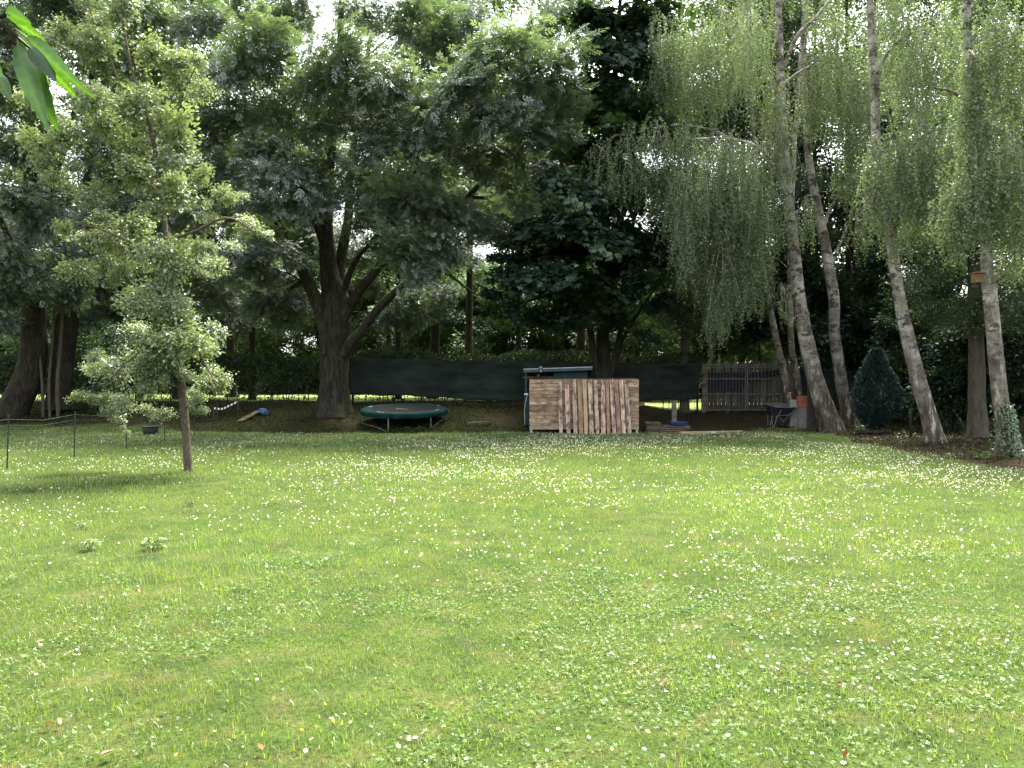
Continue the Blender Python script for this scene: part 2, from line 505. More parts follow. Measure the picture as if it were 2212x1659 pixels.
turf = mixc(nt, turf, ramp(nt, [(0.3, (0.45, 0.45, 0.4)), (0.65, (1.15, 1.15, 1.1))], n2.outputs['Fac']).outputs[0], 1.0, 'MULTIPLY')
earth = ramp(nt, [(0.3, (0.016, 0.011, 0.007)), (0.55, (0.036, 0.025, 0.016)), (0.78, (0.07, 0.05, 0.034))], n2.outputs['Fac']).outputs[0]
earth = mixc(nt, earth, (0.018, 0.028, 0.009), ramp(nt, [(0.45, (0, 0, 0)), (0.62, (0.8, 0.8, 0.8))], n1.outputs['Fac']).outputs[0])
meadow = ramp(nt, [(0.3, (0.08, 0.125, 0.028)), (0.7, (0.165, 0.195, 0.065))], n1.outputs['Fac']).outputs[0]
gcol = mixc(nt, turf, earth, math_n(nt, 'MULTIPLY', a_.outputs['Fac'], 1.0, True))
nt.links.new(mixc(nt, gcol, meadow, math_n(nt, 'SUBTRACT', a_.outputs['Fac'], 1.0, True)), p.inputs['Base Color'])
b = nt.nodes.new('ShaderNodeBump'); b.inputs['Strength'].default_value = 0.6; b.inputs['Distance'].default_value = 0.03
nt.links.new(n2.outputs['Fac'], b.inputs['Height']); nt.links.new(b.outputs[0], p.inputs['Normal'])
nt.links.new(p.outputs[0], out.inputs['Surface'])
M['ground'] = m
g = link('ground', mesh_np('ground', V, Q, M['ground'], soil.reshape(-1), smooth=True))
props(g, kind='structure')


# ------------------------------------------------------------------ generic leaf batches
def frames(D, roll=None, up=(0, 0, 1.0), wob=0.5):
    """side and normal vectors for leaf axes D"""
    U = np.array(up) + rng.normal(0, wob, D.shape)
    S = nrm(np.cross(D, U))
    N = nrm(np.cross(S, D))
    return S, N


def leaves4(P, D, L, W, fold=0.25, up=(0, 0, 1.0), wob=0.5, bend=0.0):
    """folded kite leaves, one non-planar quad each"""
    n = len(P)
    S, N = frames(D, up=up, wob=wob)
    L = np.broadcast_to(L, n)[:, None]; W = np.broadcast_to(W, n)[:, None]
    mid = P + D * L * 0.45
    V = np.stack([P, mid + S * W * 0.5 + N * W * fold, P + D * L - N * L * bend, mid - S * W * 0.5 + N * W * fold], 1).reshape(-1, 3)
    Q = np.arange(n * 4).reshape(n, 4)
    return V, Q


def leaves6(P, D, L, W, fold=0.2, wob=0.5, curl=0.25):
    """curved leaves with a midrib: two quads a side (base, widest, tip)"""
    n = len(P)
    S, N = frames(D, wob=wob)
    L = np.broadcast_to(L, n)[:, None]; W = np.broadcast_to(W, n)[:, None]
    m1 = P + D * L * 0.42 + N * L * 0.06
    tip = P + D * L - N * L * curl
    s1 = m1 + S * W * 0.5 + N * W * fold; s2 = m1 - S * W * 0.5 + N * W * fold
    V = np.stack([P, m1, tip, s1, s2], 1).reshape(-1, 3)
    b = (np.arange(n) * 5)[:, None]
    Q = np.concatenate([b + np.array([[0, 3, 2, 1]]), b + np.array([[0, 1, 2, 4]])], 0)
    return V, Q


def tint_of(n, k, spread=0.22, base=None):
    t = (0.5 if base is None else base) + rng.normal(0, spread, n)
    return np.repeat(np.clip(t, 0, 1), k)


# ------------------------------------------------------------------ lawn: blades, clover, daisies, buttercups
def scatter(y0, y1, dens, pad=1.6):
    area = 0.66 * (y1 ** 2 - y0 ** 2) + 2 * pad * (y1 - y0)
    n = int(area * dens)
    y = np.sqrt(rng.uniform(0, 1, int(n * 1.3)) * (y1 ** 2 - y0 ** 2) + y0 ** 2)
    x = rng.uniform(-1, 1, len(y)) * (0.66 * y + pad)
    x, y = x[:n], y[:n]
    k = lawn_mask(x, y)
    return x[k], y[k]


def blades(y0, y1, dens, h, w, seg):
    x, y = scatter(y0, y1, dens)
    den = 0.35 + 1.1 * vnoise(x, y, 0.33, 21) * (0.4 + 0.9 * vnoise(x, y, 1.9, 22))
    den = den * (1 - 0.55 * sstep(0.62, 0.8, vnoise(x, y, 0.55, 27)))
    k = rng.random(len(x)) < den * 1.25
    x, y = x[k], y[k]
    n = len(x)
    hh = h * rng.uniform(0.55, 1.25, n) * (0.72 + 0.65 * vnoise(x, y, 0.8, 23))
    z = H(x, y) - 0.004
    P = np.stack([x, y, z], -1)
    az = rng.uniform(0, 2 * np.pi, n)
    lean = np.abs(rng.normal(0.30, 0.30, n))
    D = np.stack([np.cos(az), np.sin(az), np.zeros(n)], -1)
    S = np.stack([-np.sin(az), np.cos(az), np.zeros(n)], -1)
    turn = rng.uniform(-1.2, 1.2, n)[:, None]
    S = nrm(S * np.cos(turn) + D * np.sin(turn))
    up = np.array((0, 0, 1.0))
    W = (w * rng.uniform(0.7, 1.3, n))[:, None]
    t = np.clip(0.40 - 0.34 * (1 - sstep(4.5, 9.5, y + 2.0 * (vnoise(x, y, 1.6, 26) - .5))) + 0.75 * (vnoise(x, y, 1.3, 24) - 0.5) + 0.35 * (vnoise(x, y, 0.25, 25) - 0.5) + rng.normal(0, 0.17, n), 0, 0.93)  # near blades tinted darker, standing in for the shade between blades
    t = np.where(rng.random(n) < 0.025 + 0.10 * sstep(0.6, 0.85, vnoise(x, y, 0.5, 28)), 0.97, t)
    hz = hh[:, None]
    if seg == 2:
        m_ = P + up * hz * 0.55 + D * (hz * lean[:, None] * 0.3)
        e_ = P + up * hz * (1.0 - 0.25 * lean[:, None]) + D * (hz * lean[:, None])
        Vv = np.stack([P - S * W * .5, P + S * W * .5, m_ + S * W * .45, m_ - S * W * .45, e_ + S * W * .1, e_ - S * W * .1], 1).reshape(-1, 3)
        bb = (np.arange(n) * 6)[:, None]
        Qq = np.concatenate([bb + np.array([[0, 1, 2, 3]]), bb + np.array([[3, 2, 4, 5]])], 0)
        return Vv, Qq, np.repeat(t, 6)
    e_ = P + up * hz + D * (hz * lean[:, None])
    Vv = np.stack([P - S * W * .5, P + S * W * .5, e_ + S * W * .12, e_ - S * W * .12], 1).reshape(-1, 3)
    return Vv, np.arange(n * 4).reshape(n, 4), np.repeat(t, 4)


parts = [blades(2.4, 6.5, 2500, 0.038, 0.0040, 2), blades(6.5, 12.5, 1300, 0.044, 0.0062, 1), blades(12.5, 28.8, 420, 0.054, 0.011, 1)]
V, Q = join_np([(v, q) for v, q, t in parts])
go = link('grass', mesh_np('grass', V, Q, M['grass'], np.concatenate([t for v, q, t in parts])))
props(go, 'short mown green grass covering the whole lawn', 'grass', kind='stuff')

# clover in patches in the near lawn
x, y = scatter(2.4, 8.0, 1300)
pc_ = vnoise(x, y, 0.85, 31) * 0.5 + vnoise(x, y, 0.30, 32) * 0.3 + vnoise(x, y, 0.09, 33) * 0.2 + 0.08 * (1 - sstep(4.5, 6.0, y)) + 0.05 * sstep(-.5, 1, x) - 0.10 * sstep(5.5, 8.0, y)
k = rng.random(len(x)) < 0.75 * sstep(0.42, 0.68, pc_)
x, y = x[k], y[k]
n = len(x)
ctr = np.stack([x, y, H(x, y) + rng.uniform(0.012, 0.036, n)], -1)
a0 = rng.uniform(0, 6.28, n)
Vs = []
size = rng.uniform(0.005, 0.0105, n)[:, None]
tilt = rng.normal(0, 0.35, (n, 2))
for q in range(3):
    a = a0 + q * 2.094
    d = np.stack([np.cos(a), np.sin(a), 0.12 + tilt[:, 0] * np.cos(a) + tilt[:, 1] * np.sin(a)], -1)
    s = np.stack([-np.sin(a), np.cos(a), 0.1 - tilt[:, 0] * np.sin(a) + tilt[:, 1] * np.cos(a)], -1)
    Vs.append(np.stack([ctr, ctr + d * size * 0.75 + s * size * 0.6, ctr + d * size * 1.25, ctr + d * size * 0.75 - s * size * 0.6], 1))
V = np.concatenate(Vs, 0).reshape(-1, 3)
tt = np.tile(np.repeat(np.clip(rng.normal(0.5, 0.25, n), 0, 1), 4), 3)
co = link('clover', mesh_np('clover', V, np.arange(len(V)).reshape(-1, 4), M['clover'], tt))
props(co, 'patches of three-lobed clover leaves in the near lawn', 'clover', kind='stuff')


def daisy_density(x, y):
    c = np.clip((0.45 * vnoise(x, y, 2.3, 41) + 0.35 * vnoise(x, y, 0.7, 42) + 0.2 * vnoise(x, y, 0.28, 43) - 0.38) * 5.2, 0.05, 2.6)
    w = 0.22 + 0.95 * sstep(6.0, 12.0, y)
    w = w * np.where(x < -0.15 * y, 0.50, 1.0) + 0.70 * sstep(0.12, 0.32, x / y) * (y < 9)
    w = w * (1 - 0.65 * sstep(8.2, 9.6, x)) * (1 - 0.30 * sstep(24, 27.5, y))
    w = w + 0.9 * sstep(6.5, 8.3, x) * sstep(11, 13, y) * (1 - sstep(17, 19, y))
    return 32.0 * c * w


x, y = scatter(2.9, 27.5, 72.0, pad=0.8)
k = rng.random(len(x)) < daisy_density(x, y) / 72.0
x, y = x[k], y[k]
order = np.argsort(y)
x, y = x[order], y[order]


def daisy_mesh(far):
    mb_pet, mb_dis = MB(), MB()
    npet = 8 if far else 13
    r0, r1 = 0.0035, 0.0115
    for i in range(npet):
        a = 2 * math.pi * i / npet
        w = 0.9 * math.pi / npet
        pts = [(r0 * math.cos(a - w * .6), r0 * math.sin(a - w * .6), 0), (r1 * 0.8 * math.cos(a - w), r1 * 0.8 * math.sin(a - w), 0.002),
               (r1 * math.cos(a), r1 * math.sin(a), 0.0032), (r1 * 0.8 * math.cos(a + w), r1 * 0.8 * math.sin(a + w), 0.002)]
        mb_pet.add(pts, [(0, 1, 2, 3)])
    mb_dis.lathe([(0.0045, -0.001), (0.0042, 0.0018), (0.002, 0.0032), (0.0001, 0.0034)], 7)
    return mb_pet, mb_dis


# the 300 nearest daisies stand one by one
dm, dd = daisy_mesh(False)
stem_mb = MB().tube([(0, 0, -0.055), (0.002, 0.001, -0.03), (0, 0, -0.001)], 0.0009, 4)
NEAR = 300
proto = None
for i in range(min(NEAR, len(x))):
    s = 0.68 + 0.36 * random.random()
    loc = (x[i], y[i], float(H(x[i], y[i])) + random.uniform(0.045, 0.062))
    if proto is None:
        root = dm.build('daisy', M['petal'])
        st = stem_mb.build('stem', M['stem'], root)
        ds = dd.build('flower_centre', M['disc'], root)
        proto = (root, st, ds)
        r = root
    else:
        r = proto[0].copy(); COL.objects.link(r)
        for ch in proto[1:]:
            c = ch.copy(); COL.objects.link(c); c.parent = r
    r.location = loc
    r.scale = (s, s, s)
    r.rotation_euler = (random.gauss(0.30, 0.22), random.gauss(0, 0.22), random.uniform(0, 6.28) * 0.15)
    props(r, 'small white daisy with yellow centre standing in the near lawn', 'daisy', 'daisies in the near lawn')

xf, yf = x[NEAR:], y[NEAR:]
n = len(xf)
pv = np.array(dm.v); pf = np.array(dm.f)
fm, fd = daisy_mesh(True)
pv = np.array(fm.v); pf = np.array(fm.f)
dv = np.array([(0.0045 * math.cos(a), 0.0045 * math.sin(a), 0.0028) for a in (0.8, 2.37, 3.94, 5.51)])
base = np.concatenate([pv, dv]); bf = np.concatenate([pf, np.arange(4)[None] + len(pv)])
bm_i = np.concatenate([np.zeros(len(pf)), np.ones(1)]).astype(int)
sc = rng.uniform(0.62, 1.15, n) * (1 + 0.20 * sstep(9, 18, yf))
rx, ry = rng.normal(0.40, 0.42, n), rng.normal(0, 0.42, n)
cx, sx_, cy, sy_ = np.cos(rx), np.sin(rx), np.cos(ry), np.sin(ry)
R = np.zeros((n, 3, 3))
R[:, 0, 0] = cy; R[:, 0, 2] = sy_; R[:, 1, 0] = sx_ * sy_; R[:, 1, 1] = cx; R[:, 1, 2] = -sx_ * cy
R[:, 2, 0] = -cx * sy_; R[:, 2, 1] = sx_; R[:, 2, 2] = cx * cy
Pd = np.stack([xf, yf, H(xf, yf) + rng.uniform(0.048, 0.075, n)], -1)
V = np.einsum('nij,kj->nki', R, base) * sc[:, None, None] + Pd[:, None, :]
Q = (np.arange(n)[:, None, None] * len(base) + bf[None]).reshape(-1, 4)
fo = link('daisies', mesh_np('daisies', V.reshape(-1, 3), Q, [M['petal'], M['disc']], np.repeat(rng.random(n), len(base)), midx=np.tile(bm_i, n)))
props(fo, 'thousands of white daisies dotted over the middle and far lawn', 'daisies', kind='stuff')

# buttercups
bp = MB()
for i in range(5):
    a = 2 * math.pi * i / 5; w = 0.62
    bp.add([(0, 0, 0), (0.007 * math.cos(a - w), 0.007 * math.sin(a - w), 0.004), (0.0105 * math.cos(a), 0.0105 * math.sin(a), 0.0075),
            (0.007 * math.cos(a + w), 0.007 * math.sin(a + w), 0.004)], [(0, 1, 2, 3)])
bst = MB().tube([(0, 0, -0.07), (0.003, 0, -0.035), (0, 0, 0)], 0.0008, 4)
spots = [at(px, py, 1.60 / ((py - 829.5) / F))[:2] for px, py in
         [(416, 1581), (455, 1590), (318, 1609), (350, 1628), (540, 1590), (608, 1602), (715, 1562), (728, 1570), (692, 1552), (698, 1528), (745, 1549), (796, 1558),
          (205, 1490), (160, 1305), (250, 1358), (735, 1178), (1310, 1620), (1345, 1505), (1360, 1492), (1455, 1460), (1530, 1480), (1258, 1400), (1284, 1412),
          (1495, 1345), (1560, 1322), (1640, 1300), (1780, 1420), (1850, 1452), (2110, 1556), (1900, 1280), (620, 1240), (700, 1213), (480, 1250), (1180, 1200),
          (1420, 1250), (1000, 1330), (880, 1290), (1100, 1120), (1320, 1130), (1560, 1110), (1700, 1090), (300, 1150), (60, 1220), (140, 1420)]]
pr = None
for i, (bx_, by_) in enumerate(spots):
    if pr is None:
        r = bp.build('buttercup', M['butter']); s_ = bst.build('stem', M['stem'], r); pr = (r, s_)
    else:
        r = pr[0].copy(); COL.objects.link(r); c = pr[1].copy(); COL.objects.link(c); c.parent = r
    r.location = (bx_ + random.gauss(0, .04), by_ + random.gauss(0, .05), float(H(bx_, by_)) + random.uniform(0.055, 0.08))
    s = random.uniform(.65, .95); r.scale = (s, s, s)
    r.rotation_euler = (random.gauss(0.35, 0.25), random.gauss(0, 0.25), random.uniform(0, 6.28))
    props(r, 'small yellow buttercup among the grass', 'buttercup', 'buttercups in the lawn')

# dead leaves on the lawn
M['deadleaf'] = leaf_mat('dead_leaf', [(0.0, (0.14, 0.055, 0.025)), (0.5, (0.26, 0.12, 0.06)), (1.0, (0.36, 0.22, 0.11))], 0.15, (1, 0.8, 0.6), 0.03)
for i, (px, py, s, lab) in enumerate([
        (233, 1628, 0.075, 'curled dark brown dead leaf at bottom left of the lawn'),
        (1828, 1638, 0.060, 'curled tan dead leaf at bottom right of the lawn'),
        (676, 1598, 0.045, 'reddish dead leaf lying in the clover at bottom centre'),
        (562, 1616, 0.050, 'thin orange-brown dead leaf left of the reddish one in the clover'),
        (105, 1562, 0.050, 'brown dead leaf near the lower left edge of the lawn'),
        (128, 1558, 0.045, 'folded rust-brown dead leaf just right of the lower left one'),
        (1437, 1480, 0.050, 'upright reddish-brown dead leaf in the lower middle of the lawn'),
        (1812, 1494, 0.048, 'pale orange dead leaf in the lower right daisies'),
        (88, 1382, 0.055, 'yellowish dead leaf in the left lawn'),
        (1580, 1342, 0.050, 'brown dead leaf in the middle right of the lawn'),
        (1490, 1230, 0.045, 'pinkish dead leaf in the middle of the lawn'),
        (2025, 1400, 0.050, 'tan dead leaf near the right edge of the lawn'),
        (302, 1275, 0.045, 'small dark red dead leaf below the two weed clumps')]):
    Yd = 1.62 / ((py - 829.5) / F)
    c = at(px, py, Yd)
    mb = MB()
    pts = [(-1, 0, 0.1), (-0.4, 0.42, 0.28), (0.35, 0.38, 0.3), (1, 0, 0.22), (0.35, -0.4, 0.34), (-0.4, -0.38, 0.16), (-0.3, 0, 0), (0.4, 0, 0.06)]
    mb.add([(a * s * .5, b_ * s * .5 * (1 + .2 * random.random()), z_ * s * .5) for a, b_, z_ in pts],
           [(0, 6, 1), (1, 6, 7, 2), (2, 7, 3), (0, 5, 6), (5, 4, 7, 6), (4, 3, 7)])
    o = mb.build('dead_leaf', M['deadleaf'], loc=(c[0], c[1], float(H(c[0], c[1])) + 0.038))
    o.rotation_euler = (random.gauss(0, .4), random.gauss(0, .4), random.uniform(0, 6.28))
    av = o.data.attributes.new('tint', 'FLOAT', 'POINT'); av.data.foreach_set('value', np.full(len(pts), (i * 0.37) % 1.0, dtype=np.float32))
    props(o, lab, 'dead leaf', 'dead leaves on the lawn')

# leafy weed clumps
for (px, py, R_, lab) in [(330, 1184, 0.115, 'larger pale leafy weed clump standing in the left lawn'),
                          (192, 1184, 0.095, 'smaller pale leafy weed clump left of the larger one'),
                          (176, 1138, 0.07, 'low dark leafy weed farther back than the two pale clumps'),
                          (66, 1060, 0.075, 'small dark weed near the left edge below the netting posts'),
                          (410, 1090, 0.06, 'tiny dark weed in the lawn below the pear trunk')]:
    Yd = 1.64 / ((py - 829.5) / F)
    c = at(px, py, Yd); c[2] = float(H(c[0], c[1]))
    n = 70
    a = rng.uniform(0, 6.28, n); e = rng.uniform(0.1, 1.3, n); r = rng.uniform(0.15, 0.9, n) * R_
    P = np.stack([np.cos(a) * r * np.cos(e * .5), np.sin(a) * r * np.cos(e * .5), 0.02 + R_ * 1.15 * rng.uniform(0.1, 1, n) * (1 - .4 * r / R_)], -1)
    D = nrm(np.stack([np.cos(a), np.sin(a), rng.normal(0.1, 0.35, n)], -1))
    t = thing('weed_clump', lab, 'weed', tuple(c), group='weeds in the lawn')
    Vw, Qw = leaves6(P, D, rng.uniform(0.3, 0.5, n) * R_, rng.uniform(0.2, 0.34, n) * R_)
    link('foliage', mesh_np('weed_leaves', Vw, Qw, M['weed' if 'pale' in lab else 'cover'], tint_of(n, 5)), t)
    sm = MB()
    for q in range(7):
        aa = q * 0.9; sm.tube([(0, 0, -0.01), (0.2 * R_ * math.cos(aa), 0.2 * R_ * math.sin(aa), 0.5 * R_), (0.5 * R_ * math.cos(aa), 0.5 * R_ * math.sin(aa), 0.95 * R_)], 0.0025, 4)
    sm.build('stems', M['stem'], t)


# ------------------------------------------------------------------ trees
def pinnate(P, D, L, n_pair=3):
    """feathered ash leaves: n_pair pairs of leaflets and one at the tip"""
    n = len(P)
    S, N = frames(D, wob=0.35)
    L = L[:, None]
    z = np.array((0, 0, 1.0))
    Vs = []
    for t in np.linspace(0.38, 0.84, n_pair):
        b = P + D * L * t - z * L * 0.22 * t * t
        for sg in (-1, 1):
            d = nrm(D * 0.62 + S * sg * 0.8 - z * 0.20 + rng.normal(0, 0.12, (n, 3)))
            ln = L * 0.42; w = L * 0.075
            s2 = nrm(np.cross(d, N)); m_ = b + d * ln * 0.48
            Vs.append(np.stack([b, m_ + s2 * w + N * w * 0.35, b + d * ln - z * ln * 0.16, m_ - s2 * w + N * w * 0.35], 1))
    b = P + D * L * 0.90 - z * L * 0.2
    d = nrm(D - z * 0.35); ln = L * 0.44; w = L * 0.075
    m_ = b + d * ln * 0.48
    Vs.append(np.stack([b, m_ + S * w + N * w * 0.35, b + d * ln, m_ - S * w + N * w * 0.35], 1))
    V = np.stack(Vs, 1).reshape(-1, 3)
    k = (2 * n_pair + 1) * 4
    return V, np.arange(len(V)).reshape(-1, 4), k


def palmate(P, D, L):
    """five-fingered hand leaves hanging flat"""
    n = len(P)
    S, N = frames(D, wob=0.3)
    L = L[:, None]
    z = np.array((0, 0, 1.0))
    Vs = []
    for a, s in ((-1.25, 0.72), (-0.62, 0.92), (0, 1.0), (0.62, 0.92), (1.25, 0.72)):
        d = D * math.cos(a) + S * math.sin(a)
        s2 = nrm(np.cross(d, N)); ln = L * s; w = L * s * 0.24
        m_ = P + d * ln * 0.62 - z * ln * 0.06
        Vs.append(np.stack([P, m_ + s2 * w, P + d * ln - z * ln * 0.28, m_ - s2 * w], 1))
    V = np.stack(Vs, 1).reshape(-1, 3)
    return V, np.arange(len(V)).reshape(-1, 4), 20


def clump_sprays(clumps, sub, per, flat=0.55, subr=0.42, subflat=0.55, shell=0.5):
    """spray points and outward directions for a list of clumps (x, y, z, r)"""
    C = np.array(clumps, float)
    n = len(C)
    u = nrm(rng.normal(0, 1, (n, sub, 3)))
    u[..., 2] = np.where(u[..., 2] < -0.2, -u[..., 2] * 0.5, u[..., 2])
    rad = rng.uniform(shell, 1.0, (n, sub, 1))
    sc = C[:, None, :3] + u * rad * C[:, None, 3:4] * np.array((1, 1, flat))
    tb = np.clip(rng.normal(0.5, 0.16, (n, sub, 1)) + rng.normal(0, 0.10, (n, 1, 1)), 0, 1)
    w = rng.normal(0, 0.5, (n, sub, per, 3)) * C[:, None, None, 3:4] * subr
    w[..., 2] *= subflat
    w[..., 2] -= 0.14 * np.sum(w[..., :2] ** 2, -1) / np.maximum(C[:, None, None, 3] * subr, 0.05) * 0.6
    P = sc[:, :, None, :] + w
    D = P - C[:, None, None, :3] + w * 1.2
    D[..., 2] = D[..., 2] * 0.35 - 0.10 * C[:, None, None, 3]
    D = nrm(nrm(D) + rng.normal(0, 0.35, D.shape))
    T = np.broadcast_to(tb[:, :, None, :], (n, sub, per, 1))
    return P.reshape(-1, 3), D.reshape(-1, 3), T.reshape(-1), sc


def foliage(kind, P, D, T, k, L, spread=0.10, mat=None):
    V, Q, t = foliage_np(kind, P, D, T, k, L, spread)
    return mesh_np('leaves', V, Q, mat, t)


def foliage_np(kind, P, D, T, k, L, spread=0.10):
    """k leaves at every spray point"""
    n = len(P)
    P = np.repeat(P, k, 0) + rng.normal(0, spread, (n * k, 3))
    D = nrm(np.repeat(D, k, 0) + rng.normal(0, 0.55, (n * k, 3)) * np.array((1, 1, 0.55)))
    T = np.clip(np.repeat(T, k) + rng.normal(0, 0.13, n * k), 0, 1)
    LL = L * rng.uniform(0.7, 1.25, n * k)
    if kind == 'pinnate': V, Q, c = pinnate(P, D, LL)
    elif kind == 'pinnate2': V, Q, c = pinnate(P, D, LL, 2)
    elif kind == 'palmate': V, Q, c = palmate(P, D, LL)
    elif kind == 'curved':
        V, Q = leaves6(P, D, LL, LL * 0.62, fold=0.18, wob=0.6); c = 5
    else:
        V, Q = leaves4(P, D, LL, LL * 0.66, wob=0.5, bend=0.12); c = 4
    return V, Q, np.repeat(T, c)


LIB = {}


def cluster_lib(key, kind, mat, r, sub, per, k, L, flat=0.62, subr=0.40, subflat=0.42, shell=0.3, spread=0.09, bark='twig', n_var=4, ntw=10, tw=0.010):
    """a few leafy clusters (twigs and leaves around the origin) that the trees of one kind share"""
    out_ = []
    for q in range(n_var):
        P, D, T, sc = clump_sprays([(0, 0, 0, r)], sub, per, flat, subr, subflat, shell)
        lm = foliage_np(kind, P, D, T, k, L, spread)
        tws = []
        for j in range(min(ntw, sub)):
            e = sc[0, j]; a = np.array((0, 0, -0.25 * r * flat))
            m_ = (a + e) / 2 + rng.normal(0, 0.06 * r, 3) + np.array((0, 0, 0.05 * r))
            tws.append(tube(np.array([a, m_, e]), [tw, tw * 0.7, tw * 0.3], 3))
        Vt, Qt = join_np(tws)
        V = np.concatenate([lm[0], Vt]); Q = np.concatenate([lm[1], Qt + len(lm[0])])
        tint = np.concatenate([lm[2], np.zeros(len(Vt))])
        mi = np.concatenate([np.zeros(len(lm[1])), np.ones(len(Qt))]).astype(int)
        out_.append(mesh_np('leaf_cluster_' + key, V, Q, [M[mat], M[bark]], tint, midx=mi))
    LIB[key] = (out_, r)


class Tree:
    def __init__(self, name, label, base, bark, group=None, cat='tree'):
        self.base = np.array(base, float)
        self.t = thing(name, label, cat, tuple(self.base), group=group)
        self.bark = bark
        self.sk = []          # skeleton nodes x, y, z, r
        self.tw = []

    def limb(self, path, name='limb', sides=10, n=14, bump=0.05, flare=None, seed=1):
        S = spline(path, n)
        S[:, 3] = np.maximum(S[:, 3], 0.004)
        V, Q = tube(S[:, :3], S[:, 3], sides, bump, flare, seed)
        link(name, mesh_np(name, V - self.base, Q, self.bark, smooth=True), self.t)
        self.sk.extend(S.tolist())
        return S

    def pxlimb(self, pts, **kw):
        """pts: (px, py, Y, width in picture units)"""
        return self.limb([(*at(a, b, Y), w * 0.5 * Y / F) for a, b, Y, w in pts], **kw)

    def grow(self, clumps, r0=0.05, up=0.25, jit=0.25, down_bias=1.6):
        """branches from the nearest fitting place on the skeleton to every clump"""
        C = np.array(clumps, float)
        sk0 = np.array(self.sk)
        d0 = np.min(np.linalg.norm(C[:, None, :3] - sk0[None, :, :3], axis=2), 1)
        for i in np.argsort(d0):
            c = C[i]
            S = np.array(self.sk)
            dv = c[None, :3] - S[:, :3]
            d = np.linalg.norm(dv, axis=1) + down_bias * np.maximum(-dv[:, 2], 0) + 0.25 * np.abs(dv[:, 2] < 0)
            j = int(np.argmin(d))
            a = S[j]
            ln = np.linalg.norm(c[:3] - a[:3])
            if ln < 0.05: continue
            rr = min(a[3] * 0.75, r0 * (0.35 + 0.18 * ln))
            mid = (a[:3] + c[:3]) / 2 + np.array((0, 0, up * ln * 0.4)) + rng.normal(0, jit * ln * 0.22, 3)
            q1 = a[:3] * .72 + mid * .28 + rng.normal(0, jit * ln * 0.06, 3)
            path = spline(np.array([[*a[:3], rr], [*q1, rr * .85], [*mid, rr * 0.6], [*c[:3], max(rr * 0.22, 0.006)]]), 8)
            self.tw.append(tube(path[:, :3], np.maximum(path[:, 3], 0.005), 5))
            self.sk.extend(path[2:].tolist())

    def twigs_to(self, clumps, sc, n=6, r=0.012):
        for i, c in enumerate(clumps):
            a = np.array(c[:3])
            for j in range(min(n, sc.shape[1])):
                e = sc[i, j]
                m_ = (a + e) / 2 + rng.normal(0, 0.08, 3) + np.array((0, 0, 0.06))
                self.tw.append(tube(np.array([a, m_, e]), [r, r * 0.7, r * 0.35], 3))

    def done(self, mesh=None, name='crown'):
        if self.tw:
            V, Q = join_np(self.tw)
            o = link('branches', mesh_np('branches', V - self.base, Q, self.bark, smooth=True), self.t)
            props(o, kind='stuff')
        if mesh is not None:
            self.leaf(mesh, name)
        return self.t

    def clusters(self, clumps, key):
        meshes, r0 = LIB[key]
        cr = bpy.data.objects.new('crown', None); COL.objects.link(cr); cr.parent = self.t; cr.empty_display_size = 0.2
        for c in clumps:
            o = link('leaf_cluster', meshes[random.randrange(len(meshes))], cr, tuple(np.array(c[:3]) - self.base))
            props(o, kind='stuff')
            s_ = c[3] / r0
            o.scale = (s_ * random.uniform(.88, 1.15), s_ * random.uniform(.88, 1.15), s_ * random.uniform(.85, 1.15))
            o.rotation_euler = (random.gauss(0, .32), random.gauss(0, .32), random.uniform(0, 6.28))
        return self.done()

    def leaf(self, mesh, name='crown'):
        mesh.transform(Matrix.Translation(-Vector(self.base)))
        o = link(name, mesh, self.t)
        props(o, kind='stuff')
        return o


def pxclumps(lst, Y, dy=0.0):
    out = []
    for c in lst:
        px, py, r = c[:3]
        y = c[3] if len(c) > 3 else Y
        y = y + (rng.uniform(-dy, dy) if dy else 0)
        out.append((*at(px, py, y), r * y / F))
    return out


cluster_lib('pear', 'curved', 'pear', 0.27, 12, 9, 6, 0.06, flat=0.85, subr=0.44, subflat=0.8, shell=0.15, spread=0.06, ntw=14, tw=0.006)
cluster_lib('ash', 'pinnate', 'ash', 1.10, 20, 13, 4, 0.27, flat=0.85, subr=0.52, subflat=0.6, shell=0.15)
cluster_lib('palm', 'palmate', 'maple', 0.95, 18, 18, 4, 0.145, flat=0.62, subr=0.40, subflat=0.25, shell=0.2, spread=0.10)
cluster_lib('wood', 'simple', 'wood', 1.15, 18, 16, 4, 0.12, flat=0.78, subr=0.55, subflat=0.6, shell=0.15, spread=0.13)
cluster_lib('shrub', 'simple', 'maple', 0.60, 14, 14, 5, 0.115, flat=0.75, subr=0.45, subflat=0.6, shell=0.1, spread=0.09)
cluster_lib('far', 'simple', 'far', 1.5, 16, 16, 5, 0.20, flat=0.8, subr=0.42, subflat=0.6, shell=0.2, spread=0.15)

